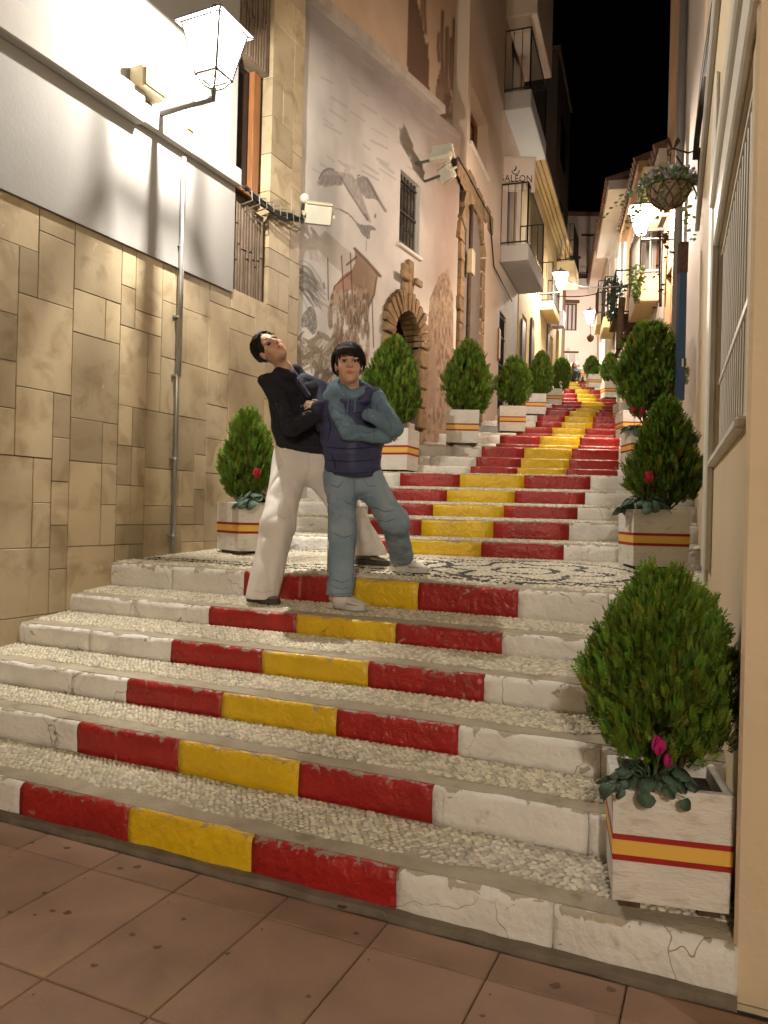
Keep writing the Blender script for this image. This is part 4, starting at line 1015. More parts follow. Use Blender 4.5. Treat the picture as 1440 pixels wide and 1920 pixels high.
# ---------------------------------------------------------------- cream house with the cornice
BC = thing('cream_house', 'yellow cream house with a heavy stepped cornice, beyond the balcony house', 'house', WP.pt(D_(21), -.2, 3.5))
u0, u1 = D_(17.72), D_(26)
ops = [(D_(18.2), D_(18.9), 3.9, 6.3), (D_(19.3), D_(20.2), 4.1, 6.2), (D_(21.2), D_(22.3), 7.35, 9.3), (D_(19.0), D_(20.0), 7.4, 9.3), (D_(22.9), D_(23.9), 5.1, 7.0), (D_(24.4), D_(25.4), 9.7, 10.2), (D_(24.6), D_(25.4), 5.6, 7.6)]
holed('wall', mat['cream'], WP, u0, u1, 2.4, 10.6, ops, BC)
for k, h in enumerate(ops):
    window(WP, h, BC, mat['glass'] if k in (0, 1, 6) else mat['shutter'], mat['wood'] if k < 2 else mat['cream'], .12, 1)
for k, (o, z) in enumerate(((.06, 10.0), (.12, 10.12), (.20, 10.24), (.30, 10.36))): wbox('cornice', mat['cream'], WP, u0, u1 - .01 * k, .002, o, z, z + .115, BC)
balcony(WP, D_(20.9), D_(22.5), .36, 7.1, 7.32, 8.38, BC, mat['cream']); balcony(WP, D_(24.3), D_(25.7), .55, 9.05, 9.55, 10.7, BC, mat['cream'])
lb = wbox('shop_box', mat['shutter'], WP, D_(23.4), D_(23.8), .002, .36, 7.28, 7.75, BC)
for k in range(3):
    h = ((D_(18.0), D_(19.1)), (D_(19.4), D_(20.2)), (D_(22.4), D_(23.2)))[k]; z = (3.9, 4.3, 5.0)[k]
    sh = wbox('shutter', mat['iron_g'], WP, h[0], h[0] + .45, .004, .05, z, z + 2.2, BC)
BD = thing('tall_dark_block', 'tall unlit brown block rising above the cream house against the night sky', 'building', WP.pt(D_(28), -1, 4))
mb = MB(); mb.wb(WP, D_(26.02), D_(30), -6, -.33, 3, 17.3); mb.build('wall', mat['darkwall'], BD)
mb = MB(); mb.wb(WP, D_(26.0), D_(30.02), -6.02, -.25, 17.3, 17.5); mb.build('parapet', mat['darkwall'], BD)
for k, z in enumerate((8.2, 11.2, 14.2)): wbox('window', mat['glass'], WP, D_(27.2), D_(28.6), -.35, -.325, z, z + 1.6, BD)
# ---------------------------------------------------------------- end house closing the view
WE = Wall(0, 30.6, 90, 1)
BE = thing('end_house', 'pale pink house facing down the steps at the top of the alley', 'house', WE.pt(7.4, -.5, 5))
e = lambda a, b_: (WE.at(*a)[0], WE.at(*b_)[0], WE.at(*b_)[1], WE.at(*a)[1])
ew = [e((1070, 485), (1085, 528)), e((1058, 568), (1081, 620)), e((1050, 661), (1081, 722))]
holed('wall', mat['lilac'], WE, 5.9, 9.4, 4.5, WE.at(1085, 405)[1], ew, BE)
window(WE, ew[0], BE, mat['shutter'], mat['bark'], .1, 1); window(WE, ew[1], BE, mat['shutter'], mat['bark'], .1, 2)
dd = window(WE, ew[2], BE, mat['shutter'], mat['white'], .1, 1, name='door'); wbox('poster', M('red_poster', (.5, .10, .08), (.2, .25, .5), rough=.6, scale=9), WE, ew[2][0] + .28, ew[2][1] - .12, -.098, -.09, ew[2][2] + .5, ew[2][3] - .45, dd)
wbox('transom', mat['white'], WE, ew[2][0] + .05, ew[2][1] - .05, -.05, -.04, ew[2][3] - .42, ew[2][3] - .36, dd)
wbox('lintel', mat['bark'], WE, ew[1][0] - .03, ew[1][1] + .08, .001, .04, ew[1][3], ew[1][3] + .12, BE); wbox('lintel', mat['bark'], WE, ew[2][0] - .03, ew[2][1] + .05, .001, .04, ew[2][3], ew[2][3] + .06, BE)
wbox('lintel', mat['bark'], WE, ew[0][0] - .03, ew[0][1] + .05, .001, .03, ew[0][3], ew[0][3] + .10, BE)
ba = e((1066, 517), (1118, 530)); t = wbox('balcony', mat['trim'], WE, ba[0], ba[1] + .4, .002, .5, ba[2] - .28, ba[2], BE); mb = MB()
for k in range(14): u = ba[0] + (ba[1] - ba[0]) * k / 13; mb.tube([WE.pt(u, .48, ba[2]), WE.pt(u, .48, ba[3])], .012, 5)
mb.tube([WE.pt(ba[0], .48, ba[3]), WE.pt(ba[1] + .4, .48, ba[3])], .016, 5); mb.build('railing', mat['iron'], t)
a = WE.at(1090, 441); wbox('string_course', mat['bark'], WE, a[0], 9.3, .001, .05, a[1] - .04, a[1] + .04, BE)
wbox('roof_edge', mat['rooftile'], WE, 5.9, 9.4, -.2, .15, WE.at(1085, 405)[1], WE.at(1085, 405)[1] + .12, BE)
wbox('number_plate', mat['trim'], WE, WE.at(1062, 655)[0], WE.at(1068, 655)[0], .001, .02, WE.at(1066, 658)[1], WE.at(1066, 652)[1], BE)

# ---------------------------------------------------------------- right: beige building with the barred window
R_ = WR.uD
BR = thing('beige_building', 'beige rendered building with a white barred window, right edge of the steps', 'building', WR.pt(3, -.2, .5))
gw = (R_(2.66), R_(4.55), 1.86, 3.12)
uR1 = R_(9.08)
holed('wall', mat['beige'], WR, 0, uR1, -.05, 9.5, [gw], BR, th=.45)
WFr = Wall(WR.pt(0, 0, 0).x, WR.pt(0, 0, 0).y, 114, 1)
wbox('front_wall', mat['beige'], WFr, .001, 4.0, -.5, .0, -.05, 9.5, BR)
wbox('corner_pier', mat['beige'], WFr, -.012, .16, .001, .03, -.02, 9.5, BR, .012)
for k in range(6): wbox('dado_tile', mat['tile'], WFr, .175 + .32 * k, .175 + .32 * k + .312, .001, .022, -.01, .95, BR, .004); 
wn2 = window(WR, gw, BR, M('drawn_blind', (.30, .26, .20), (.26, .225, .17), rough=.6), mat['white'], .24, 1)
mb = MB()
for k in range(16): u = gw[0] + (gw[1] - gw[0]) * (k + .5) / 16; mb.tube([WR.pt(u, -.03, gw[2]), WR.pt(u, -.03, gw[3] - .0)], .010, 6)
for f in (.02, .36, .97): z = gw[2] + (gw[3] - gw[2]) * f; mb.wb(WR, gw[0], gw[1], -.045, -.015, z - .014, z + .014)
mb.build('grille', mat['white'], wn2)
wbox('sill', mat['white'], WR, gw[0] - .05, gw[1] + .06, -.2, .035, gw[2] - .045, gw[2] - .002, wn2, .01)
for nm, (a, b_, c, d, o) in dict(j=(gw[1] + .002, gw[1] + .42, 1.2, 4.0, .045), j2=(gw[1] + .43, gw[1] + .60, .9, 4.4, .03), t=(gw[0] - .3, gw[1] + .002, gw[3] + .002, gw[3] + .22, .035), t2=(gw[0] - .3, gw[1] + .0, gw[3] + .225, gw[3] + .36, .06), t3=(gw[0] - .3, gw[1] + .0, gw[3] + .365, gw[3] + .50, .035)).items():
    wbox('window_surround', mat['white'], WR, a, b_, .001, o, c, d, wn2, .01)
wbox('string_course', mat['trim'], WR, 0.2, uR1, .001, .05, 4.9, 5.05, BR, .012)
hd = thing('downpipe', 'grey plastic downpipe on the whitewashed house behind the hanging basket', 'pipe', WQ.pt(WQ.uD(10.25), .06, 2))
mb = MB(); a = WQ.uD(10.25); mb.tube([WQ.pt(a, .07, 1.9), WQ.pt(a, .07, 11)], .055, 10); mb.build('pipe', mat['pipe'], hd, True)
# cables on the beige wall
mb = MB(); r = random.Random(2)
for k in range(4):
    pts = [P(px + k * 2.2 + r.uniform(-1.5, 1.5), py, D) for px, py, D in ((1352, -120, 5.8), (1337, 0, 6.55), (1327, 80, 7.2), (1318, 140, 7.9), (1309, 205, 8.6), (1303, 260, 8.9), (1300, 300, 8.95))]; mb.tube(pts, .016, 6)
setp(mb.build('cable_bundle', mat['cable'], None, True), 'bundle of dark cables running down the beige wall above the hanging basket', 'cables')
# blue post
bp_ = thing('blue_post', 'tall narrow post, blue below and brown above, beside the large round bush on the right', 'post', P(1279, 720, 8.7))
mb = MB(); q0, q1 = P(1275, 750, 8.7), P(1280, 512, 8.7); mb.prism([q0 + Vector(v) for v in ((-.04, -.03, 0), (.04, -.03, 0), (.04, .05, 0), (-.04, .05, 0))], [q1 + Vector(v) for v in ((-.04, -.03, 0), (.04, -.03, 0), (.04, .05, 0), (-.04, .05, 0))]); mb.build('blue_section', mat['blue'], bp_)
mb = MB(); q2 = P(1282, 455, 8.7); mb.prism([q1 + Vector(v) for v in ((-.045, -.035, .002), (.045, -.035, .002), (.045, .055, .002), (-.045, .055, .002))], [q2 + Vector(v) for v in ((-.045, -.035, 0), (.045, -.035, 0), (.045, .055, 0), (-.045, .055, 0))]); mb.build('brown_section', mat['bark'], bp_)
mb = MB(); q = P(1280, 680, 8.65); mb.box(q, (.008, .004, .045)); mb.build('reflector', mat['white'], bp_)

# ---------------------------------------------------------------- right: houses further up
Q_ = WQ.uD
def house(name, label, m, D0, D1, z0, z1, ops, eave=None, frames=None):
    t = thing(name, label, 'house', WQ.pt(Q_((D0 + D1) / 2), -.2, z0 + .5))
    hs = [(Q_(a), Q_(b_), c, d) for a, b_, c, d in ops]; holed('wall', m, WQ, Q_(D0), Q_(D1), z0, z1, hs, t, th=.4)
    mb = MB(); mb.wb(WQ, Q_(D0) + .01, Q_(D1) - .01, -4, -.401, z0, z1 - .02); mb.build('rear_wall', m, t)
    for k, h in enumerate(hs): window(WQ, h, t, mat['glass'] if k % 2 == 0 else mat['shutter'], frames or mat['wood'], .12, 1)
    if eave:
        wbox('eave', m, WQ, Q_(D0), Q_(D1), .002, eave, z1 - .22, z1, t)
        n = int((Q_(D1) - Q_(D0)) / .22)
        for k in range(n):
            u = Q_(D0) + (k + .5) * (Q_(D1) - Q_(D0)) / n; mb = MB(); mb.tube([WQ.pt(u, eave + .06, z1 + .04), WQ.pt(u, -1.2, z1 + .5)], .085, 7); mb.build('roof_tile', mat['rooftile'], t)
        wbox('roof', mat['rooftile'], WQ, Q_(D0), Q_(D1), -4, eave - .01, z1, z1 + .03, t)
    return t
house('whitewashed_house', 'narrow whitewashed house wall with a grey downpipe next to the beige building', mat['whitewall'], 9.12, 10.35, 1.2, 11, [])
house('ochre_house', 'tall ochre house rising out of frame behind the hanging flower basket', mat['ochre'], 10.37, 12.0, 1.4, 12, [(11.2, 11.8, 3.0, 5.2), (10.7, 11.2, 6.2, 8)])
h3 = house('balcony_house', 'low pale house with a cream balcony just behind the near right lantern', mat['whitewall'], 12.02, 14.8, 1.8, 7.3, [(12.7, 13.6, 5.6, 6.9), (13.9, 14.5, 5.3, 6.7), (12.4, 13.2, 2.6, 4.6), (13.7, 14.4, 2.9, 4.9)], .12)
h4 = house('orange_house', 'pale orange house with a brown shop awning, right side of the alley', mat['ochre'], 14.82, 18.6, 2.4, 8.4, [(15.3, 16.1, 6.0, 7.6), (16.9, 17.8, 6.0, 7.7), (15.2, 16.2, 3.2, 5.3), (16.8, 17.8, 3.6, 5.6)], .15)
h5 = house('white_house', 'white house with a deep eave and a blue door arch, far right side', mat['whitewall'], 18.62, 23.6, 3.2, 9.7, [(19.3, 20.2, 6.9, 8.8), (21.3, 22.2, 7.1, 9.0), (19.4, 20.3, 4.2, 6.2), (21.4, 22.4, 4.7, 6.9)], .45, mat['blue'])
h6 = house('corner_house', 'pale house with blue shutters at the top right end of the alley', mat['whitewall'], 23.62, 30.5, 4.2, 10.6, [(24.5, 25.5, 8.0, 10.0), (27.2, 28.2, 8.4, 10.2), (24.6, 25.6, 5.3, 7.5), (27.3, 28.5, 5.9, 8.0)], .4, mat['blue'])
bb = balcony(WQ, Q_(12.5), Q_(13.9), .34, 5.05, 5.5, 6.5, h3, mat['cream'], mat['white'])
balcony(WQ, Q_(16.7), Q_(18.0), .4, 5.85, 5.95, 6.9, h4, mat['bark']); balcony(WQ, Q_(24.3), Q_(25.7), .35, 7.6, 7.95, 9.0, h6, mat['cream']); balcony(WQ, Q_(21.0), Q_(22.4), .35, 6.7, 7.0, 8.1, h5, mat['cream'])
mb = MB(); n = 10
for k in range(n):
    a0, a1 = math.pi * k / n, math.pi * (k + 1) / n; uc = Q_(19.85); q = [(uc - r * math.cos(a), 6.25 + r * math.sin(a)) for r, a in ((.55, a0), (.55, a1), (.72, a1), (.72, a0))]
    mb.prism([WQ.pt(u, .002, z) for u, z in q], [WQ.pt(u, .05, z) for u, z in q])
mb.build('door_arch', mat['blue'], h5)
aw_ = thing('folded_awning', 'folded brown awning hanging from the pale orange house', 'awning', WQ.pt(Q_(15.8), .3, 5.2))
mb = MB(); a = Q_(15.0); b_ = Q_(16.8); mb.prism([WQ.pt(a, .01, 5.6), WQ.pt(a, .30, 5.0), WQ.pt(a, .36, 5.05), WQ.pt(a, .05, 5.75)], [WQ.pt(b_, .01, 5.6), WQ.pt(b_, .30, 5.0), WQ.pt(b_, .36, 5.05), WQ.pt(b_, .05, 5.75)]); mb.build('canvas', mat['bark'], aw_)
mb = MB(); mb.tube([WQ.pt(a, .02, 5.0), WQ.pt(a, .33, 5.03)], .02); mb.build('arm', mat['iron'], aw_); mb = MB(); mb.tube([WQ.pt(b_, .02, 5.0), WQ.pt(b_, .33, 5.03)], .02); mb.build('arm', mat['iron'], aw_)
ps = thing('wooden_post', 'dark wooden post standing against the pale orange house, behind the round bush', 'post', P(1165, 650, 15.6))
mb = MB(); mb.tube([P(1161, 655, 15.4), P(1163, 600, 15.5), P(1167, 560, 15.6)], .07, 8); mb.build('shaft', mat['bark'], ps)
# air conditioners
for k, (y0, y1, lab) in enumerate(((262, 312, 'upper air conditioner on the ochre house above the near right lantern'), (318, 346, 'lower smaller air conditioner on a shelf just above the near right lantern'))):
    u = Q_(11.75); q1 = WQ.at(1215, y0, .45)[1]; q0 = WQ.at(1215, y1, .45)[1]
    t = thing('air_conditioner', lab, 'air conditioner', WQ.pt(u, .2, q0), group='air conditioners on the ochre house')
    wbox('casing', mat['ivory'], WQ, u - .42, u + .42, .10, .42, q0, q1, t, .02); 
    mb = MB(); c = WQ.pt(u, .425, (q0 + q1) / 2); rr = (q1 - q0) * .36
    for s_ in (.3, .6, .9): mb.tube([c + (WQ.u3 * math.cos(x) + Vector((0, 0, 1)) * math.sin(x)) * rr * s_ for x in np.linspace(0, 2 * math.pi, 15)], .008, 5)
    mb.build('fan_guard', mat['iron_g'], t)
    for sgn in (-1, 1): mb = MB(); mb.wb(WQ, u + sgn * .3 - .02, u + sgn * .3 + .02, .001, .44, q0 - .045, q0 - .002); mb.build('bracket', mat['iron_g'], t)
# cables over the alley
for k, (pa, pb, sag, lab) in enumerate((((1058, 528, 20.5), (1200, 530, 13.2), .12, 'upper black cable strung across the alley beside the far left lantern'), ((1030, 552, 21.5), (1128, 548, 24), .1, 'lower black cable strung across the alley under the far left lantern'),
                                   ((1064, 525, 20.5), (1112, 538, 27), .1, 'thin short cable from the far left lantern toward the end house'))):
    a, b_ = P(*pa), P(*pb); mb = MB(); mb.tube([a.lerp(b_, f) - Vector((0, 0, sag * 4 * f * (1 - f))) for f in np.linspace(0, 1, 9)], .018 if k < 2 else .01, 6)
    setp(mb.build('overhead_cable', mat['cable'], None, True), lab, 'cable')
# lanterns of the alley
lantern(WQ, 1203, 412, .46, .36, E_RIGHT, PINK, 'near lit lantern on the right, below the hanging flower basket', mat['glow_p'], mat['iron_g'], .06)
lantern(WP, 1051, 526, .60, .40, E_FAR, WHITE, 'lit lantern on the left side by the cream house with the cornice', mat['glow_w'], mat['iron_g'], .06)
lantern(WQ, 1106, 594, .46, .40, E_FAR2, PINK, 'smallest and farthest lit lantern, on the right below the deep eave', mat['glow_p'], mat['iron_g'], .06)
# unlit pendant
pn = thing('pendant_lantern', 'small unlit brown pendant lantern hanging below the farthest lit lantern', 'lantern', P(1107, 640, 26))
q = P(1107, 634, 26); mb = MB(); mb.lathe(q, [(.0, .16), (.05, .12), (.12, .05), (.13, 0), (.08, -.1), (.0, -.14)], 8); mb.build('body', mat['bark'], pn)
mb = MB(); mb.tube([q + Vector((0, 0, .15)), q + Vector((0, 0, .6)), WQ.pt(Q_(26.3), .0, q.z + .62)], .012, 5); mb.build('chain', mat['iron'], pn)
# houses across the square behind the viewpoint, with their lamp: they shade and light the foot of the steps
BB = thing('square_house', 'plain beige house across the small square, facing the foot of the steps', 'house', (0, -6.5, 0))
mb = MB(); mb.box((0, -6.7, 4), (9, .25, 4.05)); mb.build('wall', mat['beige'], BB)
def back_lantern():
    q = Vector((-.6, -5.8, 4.3)); t = thing('wall_lantern', 'lit lantern on the house across the square, lighting the foot of the steps', 'street lamp', q - Vector((0, .6, .5)), group='lit wall lanterns along the alley')
    mb = MB(); w0, w1 = .2, .11
    for k in range(4):
        a = math.pi / 4 + k * math.pi / 2; b_ = a + math.pi / 2
        pm = MB(); qd = [q + Vector((w1 * 1.4 * math.cos(a), w1 * 1.4 * math.sin(a), -.21)), q + Vector((w1 * 1.4 * math.cos(b_), w1 * 1.4 * math.sin(b_), -.21)), q + Vector((w0 * 1.4 * math.cos(b_), w0 * 1.4 * math.sin(b_), .21)), q + Vector((w0 * 1.4 * math.cos(a), w0 * 1.4 * math.sin(a), .21))]
        n = (qd[1] - qd[0]).cross(qd[3] - qd[0]).normalized() * .003; pm.prism([v - n for v in qd], [v + n for v in qd]); pm.build('pane', mat['glow_w'], t)
        mb.tube([qd[0], qd[3]], .011, 6)
    mb.build('frame', mat['iron_g'], t); mb = MB(); mb.lathe(q, [(.33, .215), (.33, .23), (.12, .33), (.0, .40)], 4); mb.build('cap', mat['iron_g'], t)
    mb = MB(); mb.tube([q - Vector((0, 0, .2)), q - Vector((0, 0, .42)), q + Vector((0, -.64, -.45))], .03, 8); mb.build('bracket', mat['iron_g'], t)
    l = bpy.data.lights.new('lantern_light', 'POINT'); l.energy = E_BACK; l.color = AMBER; l.shadow_soft_size = .12
    lo = bpy.data.objects.new('lantern_light', l); COL.objects.link(lo); lo.location = q - wloc(t); lo.parent = t
back_lantern()
# ---------------------------------------------------------------- planters
def planter_parts(t, w, d, h):
    def rg(f, z, ins=0.0): a, b_ = w / 2 * f - ins, d / 2 * f - ins; return [(-a, -b_, z), (a, -b_, z), (a, b_, z), (-a, b_, z)]
    fz = lambda z: .955 + .045 * z / h
    rings = [rg(fz(.03), .03), rg(fz(.034), .036), rg(fz(h - .006), h - .006), rg(1, h, .005), rg(1, h, .032), rg(1, h - .05, .036)]
    mb = MB()
    # subdivide the sides so that the cast ridges have some real relief
    vs = [v for r in rings for v in r]; fs = []
    for i in range(len(rings) - 1):
        for k in range(4): fs.append((i * 4 + k, i * 4 + (k + 1) % 4, (i + 1) * 4 + (k + 1) % 4, (i + 1) * 4 + k))
    fs.append((3, 2, 1, 0)); mb.add(vs, fs); mb.build('box', mat['planter'], t, False, False)
    mb = MB(); a = rg(1, h - .055, .037); b_ = rg(1, h - .045, .037); mb.prism(a, b_); mb.build('soil', mat['soil'], t, False, False)
    for z0, z1, m in ((.40, .445, 'tape_r'), (.4465, .565, 'tape_y'), (.5665, .61, 'tape_r')):
        mb = MB(); r0 = [rg(fz(z * h), z * h, -.0025) for z in (z0, z1)]; r1 = [rg(fz(z * h), z * h, .002) for z in (z0, z1)]
        vs = r0[0] + r0[1] + r1[1] + r1[0]; fs = [(i * 4 + k, i * 4 + (k + 1) % 4, ((i + 1) % 4) * 4 + (k + 1) % 4, ((i + 1) % 4) * 4 + k) for i in range(4) for k in range(4)]
        mb.add(vs, fs); mb.build('red_stripe' if m == 'tape_r' else 'yellow_stripe', mat[m], t, False, False)
    for sx in (-1, 1):
        mb = MB(); mb.box((sx * w * .33, 0, .0145), (.035, d * .40, .015)); mb.build('foot', mat['bark'], t, False, False)
def crown_mesh(name, prof, n, L, seed, nl=5, lum=.65):
    r = np.random.default_rng(seed); v = r.beta(1.25, 1.15, n); ph = r.uniform(0, 2 * math.pi, n)
    tuft = fbm(np.c_[np.cos(ph) * 2.4 + seed, np.sin(ph) * 2.4, v * 6], seed + 3, 2) - .5
    lump = 1 + lum * (.10 * np.sin(ph * 3 + v * 9 + seed) + .08 * np.sin(ph * 5 - v * 14 + 2 * seed) + .75 * tuft) + .06 * np.sin(ph * 9 + v * 25) + r.normal(0, .06, n) + np.where(r.uniform(0, 1, n) < .04, .06, 0); lump = np.clip(lump, .6, 1.22)
    R = prof(v) * lump; rr = R * np.sqrt(r.uniform(.18, 1.0, n))
    pos = np.c_[rr * np.cos(ph), rr * np.sin(ph), v + lum * (v > .75) * (v - .75) * .5 * tuft]
    kp = fbm(pos * np.array([5.5, 5.5, 4.5]) + seed, seed, 2) > .36; pos, rr, ph, v = pos[kp], rr[kp], ph[kp], v[kp]; n = len(pos)
    out = np.c_[np.cos(ph), np.sin(ph), np.zeros(n)]; ax = out * r.uniform(.25, .9, (n, 1)) + np.array([0, 0, 1]) * r.uniform(.55, 1.1, (n, 1)) + r.normal(0, .25, (n, 3))
    ax /= np.linalg.norm(ax, axis=1)[:, None]; q = r.normal(0, 1, (n, 3)); sd = np.cross(ax, q); sd /= np.linalg.norm(sd, axis=1)[:, None]
    # leaflet template in (axis, side) coordinates
    T = []
    def leaflet(x, y, a, l, w):
        c, s = math.cos(a), math.sin(a); T.append([(x, y), (x + l * .5 * c - w * s, y + l * .5 * s + w * c), (x + l * c, y + l * s), (x + l * .5 * c + w * s, y + l * .5 * s - w * c)])
    leaflet(0, 0, 0, 1.0, .045)
    for k in range(nl):
        f = .12 + .75 * k / nl; l = .52 * (1 - .55 * f)
        leaflet(f, 0, .75, l, .055); leaflet(f + .07, 0, -.75, l, .055)
        if k % 2 == 0: leaflet(f + l * .35, l * .30, .25, l * .55, .04); leaflet(f + .07 + l * .35, -l * .30, -.25, l * .55, .04)
    T = np.array(T); nq = len(T); T2 = T.reshape(-1, 2)
    ls = L * r.uniform(.7, 1.3, n); bend = np.cross(sd, ax)
    V = pos[:, None, :] + ls[:, None, None] * (T2[None, :, :1] * ax[:, None, :] + T2[None, :, 1:] * sd[:, None, :] + (np.abs(T2[None, :, 1:]) * .3 + r.normal(0, .02, (n, len(T2), 1))) * bend[:, None, :])
    f = np.arange(n * nq * 4).reshape(-1, 4)
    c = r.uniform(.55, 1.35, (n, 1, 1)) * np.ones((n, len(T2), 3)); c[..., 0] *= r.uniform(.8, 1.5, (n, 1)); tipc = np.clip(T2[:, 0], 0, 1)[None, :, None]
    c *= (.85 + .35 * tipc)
    brown = r.uniform(0, 1, n) < .025; c[brown] = np.array([2.2, .8, 1.2])
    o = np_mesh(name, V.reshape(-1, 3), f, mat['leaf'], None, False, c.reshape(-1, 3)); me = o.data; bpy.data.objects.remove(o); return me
egg = lambda v: .5 * np.clip(np.sin(math.pi * np.clip(v, .02, .99) ** .72), 0, 1) ** .62
ball_ = lambda v: .5 * np.clip(np.sin(math.pi * np.clip(v, .03, .98) ** .9), 0, 1) ** .5
cone_ = lambda v: .5 * np.clip(v / .22, 0, 1) ** .5 * np.clip(1 - v, 0, 1) ** .62 * 1.18
wide = lambda v: .5 * np.clip(np.sin(math.pi * np.clip(v, .02, .985) ** .66), 0, 1) ** .5
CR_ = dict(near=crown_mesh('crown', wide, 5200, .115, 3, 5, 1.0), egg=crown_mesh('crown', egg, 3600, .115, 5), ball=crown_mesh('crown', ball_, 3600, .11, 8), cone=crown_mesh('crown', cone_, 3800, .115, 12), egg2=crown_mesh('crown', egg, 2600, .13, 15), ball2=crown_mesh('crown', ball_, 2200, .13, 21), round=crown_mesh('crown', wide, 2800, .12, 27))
def trunk_mesh(seed):
    r = random.Random(seed); mb = MB()
    for k in range(5):
        a = r.uniform(0, 6.28); x, y = .04 * math.cos(a), .04 * math.sin(a); l = r.uniform(.14, .26)
        mb.tube([(x, y, -.14), (x * 1.6, y * 1.6, .05), (x + l * .5 * math.cos(a), y + l * .5 * math.sin(a), .35), (x + l * math.cos(a), y + l * math.sin(a), .72)], [.022, .018, .012, .004], 6)
        for j in range(4):
            b_ = r.uniform(0, 6.28); z = r.uniform(.05, .45); mb.tube([(x * 1.5 + l * z * .8 * math.cos(a), y * 1.5 + l * z * .8 * math.sin(a), z), (x + .18 * math.cos(b_), y + .18 * math.sin(b_), z + .13), (x + .30 * math.cos(b_), y + .30 * math.sin(b_), z + .27)], [.008, .006, .002], 5)
    o = mb.build('trunk', mat['bark'], None, True); me = o.data; bpy.data.objects.remove(o); return me
TRK = [trunk_mesh(k) for k in range(3)]
proto = {}
def place_planter(px, py, D, yaw, w, d, h, label, z=None):
    q = P(px, py, D); a = rad(yaw); c = Vector((q.x, q.y, 0)) + Vector((math.sin(a), math.cos(a), 0)) * d / 2
    zz = ground_z(c.x, c.y) + .003 if z is None else z
    key = (w, d, h)
    if key not in proto:
        t = thing('planter', label, 'planter', (0, 0, 0), 0, 'striped white planters lining the steps'); planter_parts(t, w, d, h); proto[key] = t
    else: t = copy_tree(proto[key]); t['label'] = label
    t.location = (c.x, c.y, zz); t.rotation_euler = (0, 0, -a)
    return t, Vector((c.x, c.y, zz + h - .05)), a
def place_bush(base, x0, x1, y0, y1, D, crown, label, rz, ti, lean=(0, 0)):
    # crown size from its real width and height at distance D
    W_ = (x1 - x0) / F * D; top = P((x0 + x1) / 2, y0, D).z; bot = P((x0 + x1) / 2, y1, D).z; H = top - bot; cx = P((x0 + x1) / 2, (y0 + y1) / 2, D).x
    t = thing('thuja_bush', label, 'bush', base, rz, 'clipped thuja bushes in the planters')
    o = bpy.data.objects.new('crown', CR_[crown]); COL.objects.link(o); o.parent = t; o.scale = (W_ * .86, W_ * .86, H * .94); o.location = (0, 0, bot - base.z - .02 * H)
    dx = cx - base.x; o.location.x = dx * math.cos(rz); o.location.y = -dx * math.sin(rz)
    k = bpy.data.objects.new('trunk', TRK[ti % 3]); COL.objects.link(k); k.parent = t; k.scale = (W_ * 1.2, W_ * 1.2, top - base.z)
    k.location = (dx * .5 * math.cos(rz), -dx * .5 * math.sin(rz), 0.0)
    return t
# cyclamen
def leaf_mesh(seed):
    r = random.Random(seed); n = 11; mb = MB(); ring = []
    for j in range(n):
        a = 2 * math.pi * j / n; rr = (1 - .35 * math.exp(-((a - math.pi) ** 2) * 4)) * (1 + .06 * math.sin(5 * a)); ring.append((.5 + rr * .5 * math.cos(a), rr * .5 * math.sin(a), .10 * math.cos(2 * a) * rr + r.uniform(-.02, .02) - .18 * (rr * math.cos(a)) ** 2))
    mb.add([(.42, 0, -.05)] + ring + [(.42, 0, -.065)] + [(x, y, z - .012) for x, y, z in ring], [(0, 1 + j, 1 + (j + 1) % n) for j in range(n)] + [(n + 1, n + 2 + (j + 1) % n, n + 2 + j) for j in range(n)] + [(1 + j, n + 2 + j, n + 2 + (j + 1) % n, 1 + (j + 1) % n) for j in range(n)])
    o = mb.build('leaf', mat['cleaf'], None, True); me = o.data; bpy.data.objects.remove(o); return me
LEAF = [leaf_mesh(k) for k in range(4)]
def petal_mesh(m):
    mb = MB(); n = 7; pts = []
    for i in range(n):
        f = i / (n - 1); w = .32 * math.sin(math.pi * min(1, f * .9 + .08)) ** .7; pts += [(-w, .12 * f * f, f), (0, .12 * f * f - .07, f), (w, .12 * f * f, f)]
    fs = [(i * 3 + k, i * 3 + k + 1, i * 3 + k + 4, i * 3 + k + 3) for i in range(n - 1) for k in range(2)]; b_ = len(pts)
    pts += [(x, y + .03, z) for x, y, z in pts]; fs += [tuple(reversed([b_ + i for i in f])) for f in fs]
    mb.add(pts, fs); o = mb.build('petal', m, None, True); me = o.data; bpy.data.objects.remove(o); return me
PET = {'m': petal_mesh(mat['petal']), 'r': petal_mesh(mat['petal_r'])}
